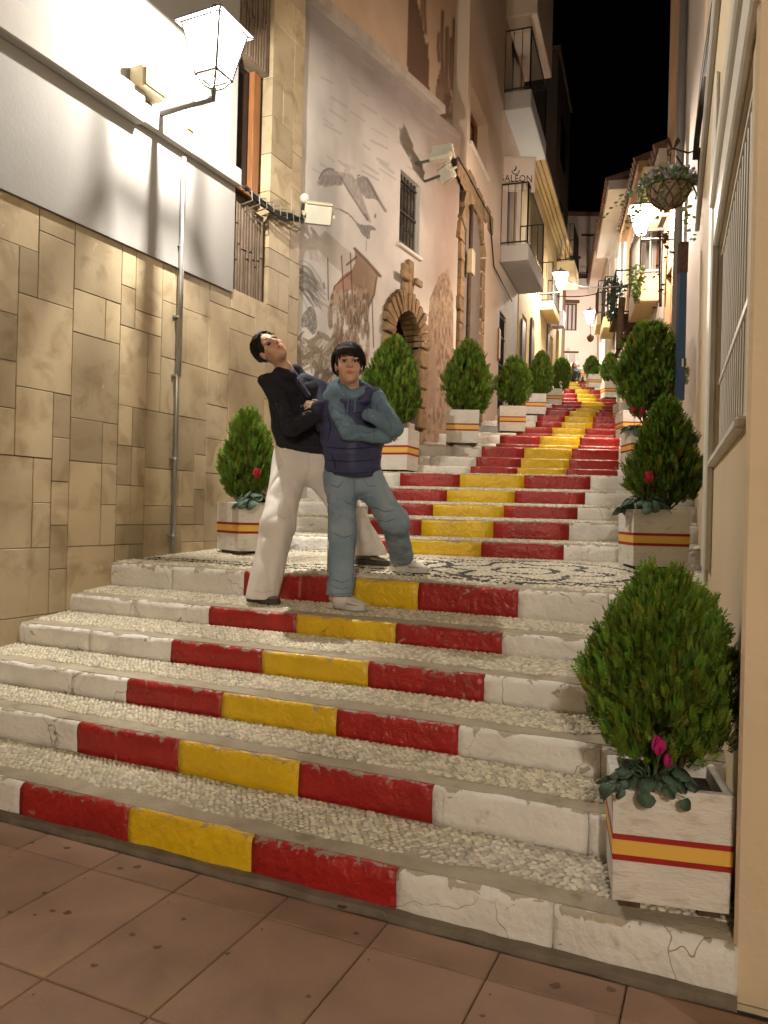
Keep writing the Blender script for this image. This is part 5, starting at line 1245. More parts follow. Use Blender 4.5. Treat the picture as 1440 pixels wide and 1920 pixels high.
def cyclamen(loc, label, nleaf, rad_, hgt, lsz, flowers, pk, seed):
    r = random.Random(seed); t = thing('cyclamen', label, 'flower', loc, 0, 'cyclamens planted under the bushes')
    mb = MB()
    for k in range(nleaf):
        a = r.uniform(0, 6.283); rr = rad_ * math.sqrt(r.uniform(.05, 1)); z = hgt * (1.05 - .75 * (rr / rad_) ** 2) + r.uniform(-.01, .015)
        o = bpy.data.objects.new('leaf', LEAF[k % 4]); COL.objects.link(o); o.parent = t; s = lsz * r.uniform(.7, 1.15); o.scale = (s, s, s)
        o.location = (rr * math.cos(a), rr * math.sin(a), z); o.rotation_euler = (r.uniform(-.35, .35), .15 + .9 * rr / rad_ + r.uniform(-.2, .2), a + r.uniform(-.5, .5))
        mb.tube([(0, 0, -.01), (rr * .5 * math.cos(a), rr * .5 * math.sin(a), z * .8), (rr * math.cos(a), rr * math.sin(a), z - .004)], .0022, 5)
    mb.build('stems', mat['cleaf'], t, False, False)['kind'] = 'stuff'
    for (fx, fy, fz, s) in flowers:
        mb = MB(); mb.tube([(fx * .3, fy * .3, 0), (fx * .8, fy * .8, fz * .6), (fx, fy, fz)], .0028, 6); st = mb.build('flower_stalk', mat['bark'], t, False, False)
        for j in range(5):
            o = bpy.data.objects.new('petal', PET[pk]); COL.objects.link(o); o.parent = st; o.location = (fx, fy, fz); o.scale = (s, s, s)
            o.rotation_euler = (r.uniform(.1, .55), r.uniform(-.15, .15), 2 * math.pi * j / 5 + r.uniform(-.2, .2)); o.rotation_mode = 'XYZ'
    return t
# right side, nearest first
t, b1, _ = place_planter(1257, 1704, 2.53, 12.7, .38, .34, .415, 'nearest planter, full white box with red and yellow stripe on the lowest step', z=.192)
place_bush(b1 + Vector((.03, .02, 0)), 1104, 1376, 1068, 1424, 2.72, 'near', 'nearest thuja bush, dark and wide, in the planter on the lowest step', .4, 0)
cyclamen(b1 + Vector((-.09, -.10, .02)), 'cyclamen with one magenta bud and dark leaves in the nearest planter', 64, .15, .10, .060, [(-.02, -.125, .165, .060), (.02, -.10, .12, .04)], 'm', 1)
t, b2, _ = place_planter(1239, 1073, 5.72, 2, .42, .42, .455, 'planter on the pebble landing at the right, striped across its front')
place_bush(b2 + Vector((.07, .02, 0)), 1170, 1326, 745, 950, 5.95, 'cone', 'bright pointed thuja bush in the planter on the right of the landing', 1.3, 1)
cyclamen(b2 + Vector((-.12, -.13, .02)), 'cyclamen with a pink red bloom in the right landing planter', 42, .18, .14, .085, [(-.01, -.12, .23, .085)], 'r', 2)
t, b3, _ = place_planter(1216, 872, 8.9, 0, .42, .40, .445, 'planter half hidden behind the pointed bush on the right', z=2.10)
place_bush(b3 + Vector((.12, .05, 0)), 1150, 1282, 606, 785, 9.2, 'ball', 'big round thuja bush next to the blue post on the right', 2.2, 2)
cyclamen(b3 + Vector((-.12, -.10, .0)), 'cyclamen with two red blooms below the big round bush', 22, .17, .10, .11, [(-.04, -.02, .22, .09), (.05, -.03, .22, .09)], 'r', 3)
t, b4, _ = place_planter(1193, 804, 12.0, 0, .42, .40, .445, 'planter behind the red cyclamen, below the big round bush')
t, b5, _ = place_planter(1180, 783, 15.0, 0, .42, .40, .445, 'slim visible planter edge beside the red steps, right middle')
t, b6, _ = place_planter(1148, 742, 20.5, 0, .42, .40, .445, 'second farthest planter on the right, in front of a grey bush')
place_bush(b6, 1124, 1166, 662, 716, 20.7, 'round', 'partly hidden thuja bush just left of the big round one on the right', .9, 0)
t, b7, _ = place_planter(1116, 729, 24.5, 0, .42, .40, .445, 'farthest full planter at the top right of the steps')
place_bush(b7, 1094, 1126, 667, 712, 24.7, 'ball', 'smallest round thuja bush at the top right of the steps', 2.9, 1)
t, b8, _ = place_planter(1100, 722, 26.4, 0, .42, .40, .445, 'last planter at the top of the steps beside the seated people')
# left side, nearest first
t, l1, _ = place_planter(486, 1034, 6.60, -38, .41, .41, .445, 'white planter on the landing against the stone slab wall, left')
place_bush(l1, 416, 522, 770, 936, 6.85, 'egg2', 'open green thuja bush in front of the stone slab wall, left', .3, 2)
cyclamen(l1 + Vector((.06, -.14, .02)), 'cyclamen with a pink bloom under the left landing bush', 28, .17, .12, .10, [(.04, -.10, .24, .085)], 'r', 5)
t, l2, _ = place_planter(731, 884, 9.10, 21, .43, .43, .52, 'white planter under the arch niche, behind the person in the vest')
place_bush(l2, 679, 793, 632, 800, 9.3, 'egg', 'large bright green thuja bush under the stone arch niche', 1.9, 0)
t, l3, _ = place_planter(866, 840, 10.4, 5, .45, .42, .475, 'white planter at the foot of the painted masonry, left middle')
place_bush(l3, 830, 923, 640, 778, 10.6, 'egg2', 'tall dark thuja bush under the grey stone arch', 2.7, 1)
t, l4, _ = place_planter(961, 800, 12.6, 3, .43, .42, .445, 'planter in front of the barred door, left')
place_bush(l4, 927, 999, 668, 760, 12.8, 'round', 'round thuja bush in front of the barred door', .7, 2)
t, l5, _ = place_planter(1004, 783, 15.6, 2, .42, .42, .445, 'fifth planter up the left side, below the cream house')
place_bush(l5, 988, 1040, 659, 742, 15.8, 'egg', 'fifth thuja bush up the left side, below the cream house', 1.2, 0)
t, l6, _ = place_planter(1038, 765, 19.2, 0, .42, .42, .445, 'sixth and last planter up the left side')
place_bush(l6, 1032, 1073, 672, 732, 19.4, 'ball2', 'last thuja bush up the left side, beside the seated people', 2.1, 1)

# ---------------------------------------------------------------- hanging flower basket
hq = P(1254, 352, 8.75); R0 = .235
hb = thing('hanging_basket', 'coir hanging basket full of pale lilac flowers, on a scrolled iron bracket', 'flower basket', hq - Vector((0, 0, R0)))
mb = MB(); prof = [(R0 * math.cos(a), R0 * 1.0 * math.sin(a)) for a in np.linspace(-math.pi / 2 + .02, 0, 9)]; mb.lathe(hq, prof, 20); mb.lathe(hq, [(R0, 0), (R0 * 1.03, .015), (R0 * .95, .02), (.02, -.01)], 20); mb.build('liner', mat['coir'], hb, True)
mb = MB()
for k in range(10):
    for sg_ in (-1, 1):
        pts = []
        for a in np.linspace(-1.35, 0, 9): ph = 2 * math.pi * k / 10 + sg_ * (a + 1.35) * .75; pts.append(hq + Vector((math.cos(ph) * math.cos(a), math.sin(ph) * math.cos(a), math.sin(a))) * R0 * 1.01)
        mb.tube(pts, .007, 5)
mb.tube([hq + Vector((math.cos(x), math.sin(x), 0)) * R0 * 1.03 for x in np.linspace(0, 2 * math.pi, 25)], .009, 6)
mb.build('net', mat['bark'], hb)['kind'] = 'stuff'
mb = MB(); r = random.Random(5); mf = MB()
for k in range(620):
    a, rr = r.uniform(0, 6.283), R0 * math.sqrt(r.uniform(0, 1.35)); q = hq + Vector((rr * math.cos(a), rr * math.sin(a), r.uniform(.0, .21) * (1.2 - rr / R0 * .6)))
    d_ = Vector((math.cos(a) + r.uniform(-.6, .6), math.sin(a) + r.uniform(-.6, .6), r.uniform(-.2, .9))).normalized(); s_ = d_.cross(Vector((r.uniform(-1, 1), r.uniform(-1, 1), .3))).normalized(); l = r.uniform(.045, .085)
    (mf if r.random() < .5 else mb).add([q, q + d_ * l * .5 + s_ * l * .35, q + d_ * l, q + d_ * l * .5 - s_ * l * .35], [(0, 1, 2, 3)])
for tr in range(9):           # trailing ivy
    a = r.uniform(2.2, 5.2) if tr < 6 else r.uniform(0, 6.2); p = hq + Vector((R0 * math.cos(a), R0 * math.sin(a), .02)); dd_ = Vector((math.cos(a) * .6, math.sin(a) * .3, 0))
    if tr < 2: dd_ = Vector((-1.0, -.1, 0))
    for j in range(14):
        p = p + dd_ * .034 + Vector((0, 0, (-.035 if tr >= 2 else .002 - .004 * j) + r.uniform(-.01, .01)))
        d_ = Vector((r.uniform(-1, 1), r.uniform(-1, 1), r.uniform(-.8, .2))).normalized(); s_ = d_.cross(Vector((0, .3, 1))).normalized(); l = r.uniform(.05, .08)
        mb.add([p, p + d_ * l * .5 + s_ * l * .4, p + d_ * l, p + d_ * l * .5 - s_ * l * .4], [(0, 1, 2, 3)])
mb.build('foliage', mat['ivy'], hb)['kind'] = 'stuff'; mf.build('flowers', mat['flower'], hb)['kind'] = 'stuff'
mb = MB(); wq = P(1306, 335, 8.98); tq = P(1262, 282, 8.75)
mb.tube([P(1312, 278, 8.98), P(1309, 385, 8.98)], .018, 7); mb.tube([P(1311, 280, 8.98), P(1290, 287, 8.85), P(1262, 278, 8.75), P(1252, 283, 8.75), P(1253, 291, 8.75), P(1258, 290, 8.75)], .011, 6)
mb.tube([P(1309, 372, 8.98), P(1292, 330, 8.85), P(1268, 292, 8.76)], .011, 6); mb.tube([P(1309, 350, 8.98), P(1314, 338, 8.95), P(1304, 328, 8.95), P(1299, 340, 8.95)], .009, 6)
mb.tube([P(1258, 284, 8.75), hq + Vector((0, 0, .19))], .006, 5)
for sg_ in (-1, 1): q = P(1262 + 9 * sg_, 268, 8.75); mb.add([tq, q + Vector((.03, 0, .02)), q + Vector((0, 0, .07)), q + Vector((-.03, 0, .02))], [(0, 1, 2, 3)])
mb.build('bracket', mat['iron'], hb)
# balcony plants trailing on the right, and one twisted cable
def trailing(label, q, w, h, seed, m, n=260):
    r = random.Random(seed); mb = MB()
    for k in range(n):
        f = r.random(); p = q + Vector((r.uniform(-w, w) * (1 - .5 * f), r.uniform(-.18, .18), -h * f + r.uniform(0, .12)))
        d_ = Vector((r.uniform(-1, 1), r.uniform(-1, 1), r.uniform(-.9, .5))).normalized(); s_ = d_.cross(Vector((.2, .3, 1))).normalized(); l = r.uniform(.05, .11)
        mb.add([p, p + d_ * l * .5 + s_ * l * .38, p + d_ * l, p + d_ * l * .5 - s_ * l * .38], [(0, 1, 2, 3)])
    t = thing('trailing_plant', label, 'plant', q - Vector((0, 0, h))); mb.build('foliage', m, t)['kind'] = 'stuff'
    mb = MB()
    for k in range(5): x = r.uniform(-w, w); mb.tube([q + Vector((x, 0, .05)), q + Vector((x * .8, .02, -h * .5)), q + Vector((x * .6, 0, -h))], .007, 4)
    mb.build('stems', mat['bark'], t)
trailing('trailing ivy hanging from the cream balcony, behind the near right lantern', P(1193, 505, 12.4), .10, .55, 3, mat['ivy'], 130)
trailing('dark potted plant with hanging leaves on the brown balcony, right side', P(1152, 530, 16.6), .22, .8, 4, mat['cleaf'])
trailing('dark twisted cable running along the lit wall under the hanging basket', P(1245, 440, 9.6), .06, .9, 6, mat['bark'], 24)  # stands for a cable, built from the plant stems and leaf shapes
# ---------------------------------------------------------------- people: every garment and body is one surface grown from a distance field
class SDF:
    def __init__(s, h, k=.03): s.p = []; s.h = h; s.k = k
    def cone(s, a, b, ra, rb=None, g=0, k=None): s.p.append(('c', np.array(a, float), np.array(b, float), ra, ra if rb is None else rb, g, k)); return s
    def chain(s, pts, rs, g=0, k=None):
        for i in range(len(pts) - 1): s.cone(pts[i], pts[i + 1], rs[i], rs[i + 1], g, k)
        return s
    def ell(s, c, r, ax=None, k=None): s.p.append(('e', np.array(c, float), np.array(r, float), np.eye(3) if ax is None else np.array([list(a) for a in ax]), 0, 0, k)); return s
    def cut(s, c, r, ax=None, k=.01): s.p.append(('x', np.array(c, float), np.array(r, float), np.eye(3) if ax is None else np.array([list(a) for a in ax]), 0, 0, k)); return s
    def mesh(s, name, m, parent, disp=None, clip=None, colf=None, smooth=True):
        los, his = [], []
        for q in s.p:
            if q[0] == 'c': R = max(q[3], q[4]); los.append(np.minimum(q[1], q[2]) - R); his.append(np.maximum(q[1], q[2]) + R)
            elif q[0] == 'e': R = max(q[2]); los.append(q[1] - R); his.append(q[1] + R)
        lo = np.min(los, 0) - 3 * s.h - .02; hi = np.max(his, 0) + 3 * s.h + .02
        n = np.ceil((hi - lo) / s.h).astype(int) + 1; G = [lo[i] + s.h * np.arange(n[i]) for i in range(3)]
        D = np.full(n, .5)
        for q in s.p:
            k = s.k if q[6] is None else q[6]
            if q[0] == 'c': R = max(q[3], q[4]) + .10; a0 = np.minimum(q[1], q[2]) - R; a1 = np.maximum(q[1], q[2]) + R
            else: R = max(q[2]) + .10; a0, a1 = q[1] - R, q[1] + R
            sl = tuple(slice(max(0, int((a0[i] - lo[i]) / s.h)), min(n[i], int((a1[i] - lo[i]) / s.h) + 2)) for i in range(3))
            X, Y, Z = np.meshgrid(G[0][sl[0]], G[1][sl[1]], G[2][sl[2]], indexing='ij')
            if X.size == 0: continue
            if q[0] == 'c':
                a, b_ = q[1], q[2]; v = b_ - a; L2 = v @ v + 1e-12
                t = np.clip(((X - a[0]) * v[0] + (Y - a[1]) * v[1] + (Z - a[2]) * v[2]) / L2, 0, 1)
                d = np.sqrt((X - a[0] - t * v[0]) ** 2 + (Y - a[1] - t * v[1]) ** 2 + (Z - a[2] - t * v[2]) ** 2) - (q[3] + (q[4] - q[3]) * t)
            else:
                A = q[3]; c = q[1]; U = [((X - c[0]) * A[i][0] + (Y - c[1]) * A[i][1] + (Z - c[2]) * A[i][2]) for i in range(3)]
                k0 = np.sqrt(sum((U[i] / q[2][i]) ** 2 for i in range(3))); k1 = np.sqrt(sum((U[i] / q[2][i] ** 2) ** 2 for i in range(3))) + 1e-9
                d = k0 * (k0 - 1) / k1
            o = D[sl]
            if q[0] == 'x':
                d = -d; hh = np.clip(.5 + .5 * (d - o) / k, 0, 1); D[sl] = o * (1 - hh) + d * hh + k * hh * (1 - hh)
            else:
                hh = np.clip(.5 + .5 * (o - d) / k, 0, 1); D[sl] = o * (1 - hh) + d * hh - k * hh * (1 - hh)
        X, Y, Z = np.meshgrid(*G, indexing='ij')
        if disp is not None:
            near = np.abs(D) < .06; D[near] += disp(np.c_[X[near], Y[near], Z[near]])
        if clip is not None: D = np.maximum(D, clip(X, Y, Z))
        # surface nets
        I = D < 0; c = np.zeros(tuple(n - 1), int); acc = np.zeros((*(n - 1), 3)); cnt = np.zeros(tuple(n - 1))
        off = [(x, y, z) for x in (0, 1) for y in (0, 1) for z in (0, 1)]
        S_ = lambda a, o: a[o[0]:n[0] - 1 + o[0], o[1]:n[1] - 1 + o[1], o[2]:n[2] - 1 + o[2]]
        for o in off: c += S_(I, o)
        mixed = (c > 0) & (c < 8)
        for i, o in enumerate(off):
            for ax in range(3):
                if o[ax]: continue
                o2 = list(o); o2[ax] = 1; A, B = S_(D, o), S_(D, tuple(o2)); cr = ((A < 0) != (B < 0)) & mixed
                t = np.where(cr, A / np.where(cr, A - B, 1), 0); p = np.array(o, float)
                for d in range(3): acc[..., d] += np.where(cr, p[d] + (t if d == ax else 0), 0)
                cnt += cr
        idx = np.full(mixed.shape, -1); w = np.argwhere(mixed); idx[mixed] = np.arange(len(w))
        V = (w + acc[mixed] / np.maximum(cnt[mixed], 1)[:, None]) * s.h + lo; F_ = []
        for ax in range(3):
            b_, d_ = (ax + 1) % 3, (ax + 2) % 3
            s0 = [slice(None)] * 3; s1 = [slice(None)] * 3; s0[ax] = slice(0, -1); s1[ax] = slice(1, None)
            ch = I[tuple(s0)] != I[tuple(s1)]; e_ = np.argwhere(ch); e_ = e_[(e_[:, b_] > 0) & (e_[:, d_] > 0) & (e_[:, b_] < n[b_] - 1) & (e_[:, d_] < n[d_] - 1)]
            ins = I[e_[:, 0], e_[:, 1], e_[:, 2]]; q = []
            for db, dd in ((-1, -1), (0, -1), (0, 0), (-1, 0)): ee = e_.copy(); ee[:, b_] += db; ee[:, d_] += dd; q.append(idx[ee[:, 0], ee[:, 1], ee[:, 2]])
            q = np.stack(q, -1); q[~ins] = q[~ins][:, ::-1]; F_.append(q)
        f = np.concatenate(F_); f = f[(f >= 0).all(1)]
        for _ in range(1):      # light relaxation
            nb = np.zeros_like(V); ct = np.zeros(len(V))
            for a in range(4): np.add.at(nb, f[:, a], V[f[:, (a + 1) % 4]]); np.add.at(ct, f[:, a], 1); np.add.at(nb, f[:, a], V[f[:, (a + 3) % 4]]); np.add.at(ct, f[:, a], 1)
            V = V * .5 + .5 * nb / np.maximum(ct, 1)[:, None]
        return np_mesh(name, V, f, m, parent, smooth, None if colf is None else colf(V))
J = lambda x, y, d: np.array(P(x, y, d))
def basis(f, up):
    f = Vector(f).normalized(); u = Vector(up); u = (u - f * u.dot(f)).normalized(); r = u.cross(f) * -1; r = f.cross(u)
    return r, f, u       # r: to the figure's own right when looking along f
SK = M('skin', (.55, .335, .235), (.51, .305, .21), rough=.65, spec=.15, scale=14, bump=.06, bscale=150, attr=True)
HAIR = M('dark_brown_hair', (.022, .012, .008), (.012, .007, .005), rough=.55, spec=.25, scale=30, stretch=(60, 60, 8), bump=.5, bscale=20)
EYEW = M('eye_white', (.5, .47, .43), rough=.25, bump=0); IRIS = M('brown_iris', (.035, .018, .01), rough=.2, bump=0)
def head(B, c, f, up, sc=1.0, open_=1.0, parts=None):
    r, f, u = basis(f, up); c = Vector(c); A = (r, f, u); L = lambda x, y, z: np.array(c + (r * x + f * y + u * z) * sc)
    B.ell(L(0, -.012, .035), np.array((.074, .096, .092)) * sc, A, .02); B.ell(L(0, .028, -.045), np.array((.058, .062, .068)) * sc, A, .03)
    B.ell(L(0, .062, -.088), np.array((.026, .024, .020)) * sc, A, .025)
    for sx in (-1, 1):
        B.ell(L(sx * .040, .055, -.022), np.array((.026, .026, .026)) * sc, A, .02)          # cheek
        B.cone(L(sx * .012, .086, .034), L(sx * .048, .072, .032), .009 * sc, .008 * sc, 0, .012)      # brow ridge
        B.ell(L(sx * .077, -.004, .0), np.array((.009, .019, .031)) * sc, A, .008)                   # ear
    for sx in (-1, 1): B.cut(L(sx * .032, .094, .012), np.array((.019, .014, .011)) * sc, A, .010)
    B.cone(L(0, .086, .022), L(0, .108, -.018), .010 * sc, .0135 * sc, 0, .012)
    for sx in (-1, 1): B.cone(L(sx * .012, .094, -.020), L(sx * .013, .090, -.022), .009 * sc, .008 * sc, 0, .008)
    B.cone(L(-.021, .083, -.050), L(.021, .083, -.050), .008 * sc, .008 * sc, 0, .006); B.cone(L(-.017, .083, -.062), L(.017, .083, -.062), .009 * sc, .009 * sc, 0, .006)
    B.cone(L(0, .089, -.050), L(0, .089, -.061), .006 * sc, .006 * sc, 0, .006); B.cut(L(0, .097, -.0557), np.array((.026, .012, .0018)) * sc, A, .004)
    return A, L
def face_colors(V, L, A, sc, col):
    q = (V - L(0, 0, 0)) / sc; x, y, z = q @ np.array(A[0]), q @ np.array(A[1]), q @ np.array(A[2])
    m = (y > .04) & (np.abs(x) < .03) & (np.abs(z + .056) < .014) & (np.abs(x) / .026 + np.abs(z + .056) / .016 < 1.15)
    col[m] *= np.array([.80, .50, .50])
    ck = np.exp(-(((np.abs(x) - .042) / .022) ** 2 + ((z + .02) / .022) ** 2)) * (y > .02); col *= 1 - ck[:, None] * np.array([.0, .10, .10])
    return col
def eyes(L, A, sc, parent, open_=1.0):
    for sx in (-1, 1):
        mb = MB(); mb.ball(L(sx * .032, .078, .012), .0125 * sc, A, 12, 8); e_ = mb.build('eye', EYEW if open_ > .4 else SK, parent, True)
        if open_ > .4:
            mb = MB(); mb.ball(L(sx * .032, .0865, .0105), (.0078 * sc, .0058 * sc, .0078 * sc), A, 10, 6); mb.build('iris', IRIS, e_, True)
            mb = MB(); mb.tube([L(sx * (.032 + .014 * t), .0905 - .004 * t * t - .0, .0185 - .004 * t * t) for t in np.linspace(-1, 1, 7)], .0024 * sc, 5); mb.build('eyelid', HAIR, e_)
        else:
            mb = MB(); mb.tube([L(sx * (.032 + .014 * t), .0905 - .004 * t * t, .0085 + .003 * t * t) for t in np.linspace(-1, 1, 7)], .0022 * sc, 5); mb.build('eyelash', HAIR, e_)
        mb = MB(); mb.tube([L(sx * (.033 + .019 * t), .0985 - .009 * (t * .5 + .5) ** 2, .036 + .004 * (1 - t * t) - .001 * t) for t in np.linspace(-1, 1, 7)], [.0018 * sc, .0032 * sc, .0036 * sc, .0036 * sc, .0032 * sc, .0026 * sc, .0014 * sc], 6); mb.build('eyebrow', HAIR, parent)
def hand(B, wr, d, pn, sc=1.0, curl=.6):
    # wrist, pointing direction, palm normal: palm, four unequal bent fingers and a thumb from the side of the palm
    wr = Vector(wr); d = Vector(d).normalized(); pn = Vector(pn); pn = (pn - d * pn.dot(d)).normalized(); s_ = d.cross(pn)
    q = lambda a, b_, c: np.array(wr + (d * a + s_ * b_ + pn * c) * sc)
    B.cone(q(-.005, 0, 0), q(.02, 0, 0), .022 * sc, .026 * sc, 0, .015); B.ell(q(.05, 0, 0), np.array((.048, .040, .016)) * sc, (d, s_, pn), .015)
    for k, (o, l) in enumerate(((-.030, .070), (-.010, .080), (.010, .074), (.029, .058))):
        p0 = q(.085, o, 0); p1 = q(.085 + l * .48, o * 1.12, l * .25 * curl); p2 = q(.085 + l * .72, o * 1.15, l * .62 * curl); p3 = q(.085 + l * .78, o * 1.15, l * 1.0 * curl)
        B.chain([p0, p1, p2, p3], [.0088 * sc, .0082 * sc, .0076 * sc, .0066 * sc], 0, .004)
    B.chain([q(.025, -.032, .004), q(.055, -.060, .014), q(.085, -.066, .026)], [.012 * sc, .0105 * sc, .008 * sc], 0, .006)
def shoe(parent, name, heel, toe, m_up, m_sole, m_lace, L_=None, hgt=.095, wd=.048):
    heel, toe = Vector(heel), Vector(toe); d = (toe - heel); ln = d.length; d.normalize(); s_ = Vector((d.y, -d.x, 0)).normalized(); Z = Vector((0, 0, 1)); n = 14
    W_ = [.62, .86, .90, .86, .84, .92, 1.04, 1.08, 1.0, .72, .30]; H_ = [.70, 1.0, 1.06, 1.0, .88, .74, .60, .52, .47, .40, .24]; T_ = np.linspace(0, 1, 11)
    t = MB(); vs = []
    for w, h, f in zip(W_, H_, T_):
        for j in range(n): a = 2 * math.pi * j / n; vs.append(heel + d * ln * f + s_ * wd * w * math.cos(a) * (1 - .25 * max(0, math.sin(a))) + Z * (.028 + (hgt * h - .028) * (.5 + .5 * math.sin(a))))
    fs = [(i * n + j, i * n + (j + 1) % n, (i + 1) * n + (j + 1) % n, (i + 1) * n + j) for i in range(10) for j in range(n)] + [tuple(reversed(range(n))), tuple(range(10 * n, 11 * n))]
    if s_.cross(Z).dot(d) < 0: pass
    t.add(vs, fs); me = t.build(name, m_up, parent, True)
    bm = bmesh.new(); bm.from_mesh(me.data); bmesh.ops.recalc_face_normals(bm, faces=bm.faces); bm.to_mesh(me.data); bm.free()
    so = MB(); ring = []
    for sg_ in (-1, 1):
        rr = [(f, w) for f, w in zip(T_, W_)] if sg_ < 0 else list(reversed([(f, w) for f, w in zip(T_, W_)]))
        for f, w in rr: ring.append(heel + d * (ln * (f * 1.05 - .02)) + s_ * sg_ * wd * (w * 1.06 + .06))
    so.prism([v + Z * .001 for v in ring], [v + Z * .034 for v in ring]); so.build('sole', m_sole, me)
    la = MB()
    for k in range(5):
        f = .38 + .065 * k; z = hgt * np.interp(f, T_, H_) + .002; w = wd * .42
        la.tube([heel + d * ln * f - s_ * w + Z * (z - .012), heel + d * ln * (f + .012) + Z * (z + .002), heel + d * ln * f + s_ * w + Z * (z - .012)], .004, 5)
    la.build('laces', m_lace, me)['kind'] = 'stuff'
    return me
def fab(name, c1, c2, **k): return M(name, c1, c2, rough=k.pop('rough', .85), scale=k.pop('scale', 8), bump=k.pop('bump', .25), bscale=k.pop('bscale', 160), **k)
def folds(a, sc=(7, 7, 16), seed=1): return lambda p: a * (fbm(p * np.array(sc), seed, 3) - .5) * 2
def crease(p, a, sc, seed, w=.045): n_ = fbm(p * np.array(sc), seed, 2); return a * np.clip(1 - np.abs(n_ - .5) / w, 0, 1) - a * .25

# ---- person in the vest
PB = thing('person', 'person with short dark fringe in navy vest, blue sleeves and jeans, arms crossed', 'person', P(660, 1150, 4.95) * 1, group='two people posing back to back on the steps')
PB.location.z = .85
del PB['group']
hc = J(654, 687, 5.00); fB = (.10, -1, .06); uB = (-.06, .10, 1)
B = SDF(.0062, .03)
A_, Lh = head(B, hc, fB, uB, 1.08)
neck = J(657, 742, 5.06); B.cone(Lh(0, -.012, -.055), neck, .058, .064)
B.chain([J(640, 760, 5.1), J(645, 880, 5.12)], [.10, .10]); B.chain([J(690, 760, 5.12), J(683, 880, 5.12)], [.10, .10]); B.cone(J(628, 750, 5.06), J(702, 752, 5.1), .055)
S1, E1, W1 = J(625, 747, 5.05), J(653, 810, 4.90), J(708, 817, 4.89); S2, E2, W2 = J(704, 748, 5.07), J(739, 802, 4.86), J(700, 781, 4.85)
B.chain([S1, E1, W1], [.042, .036, .026]); B.chain([S2, E2, W2], [.042, .036, .026])
hand(B, W1, (.80, .55, .05), (0, -.6, -.8), .9, .5); hand(B, W2 + np.array([0, .05, 0]), (-.40, .88, .05), (0, .9, -.3), .75, .5)
H1, K1, N1 = J(640, 890, 5.12), J(643, 1000, 4.96), J(637, 1118, 4.91); H2, K2, N2 = J(686, 893, 5.14), J(740, 978, 5.02), J(754, 1057, 5.40)
B.chain([H1, K1, N1], [.08, .055, .042]); B.chain([H2, K2, N2], [.08, .055, .042])
def colB(V): return face_colors(V, Lh, A_, 1.08, np.ones((len(V), 3)))
body = B.mesh('body', SK, PB, None, None, colB); eyes(Lh, A_, 1.08, PB, 1.0)
Hh = SDF(.0065, .012); Hh.ell(Lh(0, -.016, .038), (.086, .104, .095), A_)
for sx in (-1, 1): Hh.ell(Lh(sx * .074, -.014, .022), (.011, .044, .042), A_, .01)
for k in range(13):
    t = -1 + 2 * k / 12; Hh.chain([Lh(.03 + t * .022, .015, .100), Lh(.012 + t * .047, .074 - .025 * t * t, .080), Lh(-.006 + t * .076, .094 - .050 * t * t, .050 + .016 * t - .004 * ((k * 7) % 5) - .012 * (t < -.6))], [.020, .019, .006], 0, .008)
def strands(name, parent, L, A, c0, rad_, roots, ends, n, seed, r0, lift=1.03):
    r = random.Random(seed); mb = MB(); c0 = np.array(c0); rad_ = np.array(rad_)
    for k in range(n):
        a, b_ = roots(r), ends(r); da = (np.array(a) - c0) / rad_; db = (np.array(b_) - c0) / rad_; pts = []; w = r.uniform(-.10, .10); lf = lift + r.uniform(-.02, .03)
        for f in np.linspace(0, 1, 7):
            d = da * (1 - f) + db * f + np.array([w * math.sin(f * 3.1), w * .5 * math.sin(f * 3.1), 0]); ln = np.linalg.norm(da) * (1 - f) + np.linalg.norm(db) * f; d = d / np.linalg.norm(d) * max(ln, 1.0) * lf; pts.append(L(*(c0 + d * rad_)))
        mb.tube(pts, [r0 * .7, r0, r0, r0, r0 * .9, r0 * .7, r0 * .2], 4, 0, False)
    o = mb.build(name, HAIR, parent, True); o['kind'] = 'stuff'
Hh.cut(Lh(.030, .112, .038), (.026, .045, .030), A_, .006); Hh.cut(Lh(.0, .112, -.045), (.066, .075, .086), A_, .006); Hh.cut(Lh(0, .02, -.10), (.12, .12, .075), A_, .006)
Hh.mesh('hair', HAIR, PB, lambda p: .010 * (fbm(np.c_[(p - hc) @ np.array(A_[0]) * 75, (p - hc) @ np.array(A_[1]) * 50, (p - hc) @ np.array(A_[2]) * 12], 6, 2) - .5) * 2)
def r_b(r): return (.028 + r.uniform(-.02, .02), -.02 + r.uniform(-.03, .03), .135)
def e_b(r):
    t = r.uniform(-math.pi, math.pi); fr = math.cos(t); return (.094 * math.sin(t) * 1.0 + (-.012 if fr > .3 else 0), -.014 + .112 * fr, (.030 + .030 * fr + .034 * math.sin(t * 1.0) * (fr > .2) if fr > .1 else -.002 - .04 * abs(fr)) + r.uniform(-.014, .010))
strands('hair_strands', PB, Lh, A_, (0, -.014, .040), (.088, .108, .097), r_b, e_b, 420, 3, .0026, 1.0)
BLUE = fab('blue_grey_knit', (.13, .205, .275), (.10, .165, .225)); NAVY = fab('navy_quilted_nylon', (.045, .050, .125), (.036, .040, .10), rough=.5); DENIM = fab('washed_denim', (.225, .30, .375), (.16, .225, .29), scale=5, dirt=((.30, .36, .40), .50, .72, 3.5))
Hd = SDF(.009, .035); Hd.chain([S1, E1, J(724, 818, 4.91)], [.062, .054, .045], 0, .02); Hd.chain([S2, E2, J(692, 778, 4.87)], [.062, .053, .044], 0, .02)
Hd.cone(S1, S2, .06); Hd.chain([J(626, 728, 5.12), J(655, 716, 5.17), J(688, 732, 5.13)], [.048, .055, .045]); Hd.chain([J(627, 726, 5.06), J(641, 735, 4.98), J(662, 744, 4.96), J(684, 733, 5.03)], [.038, .037, .034, .036])
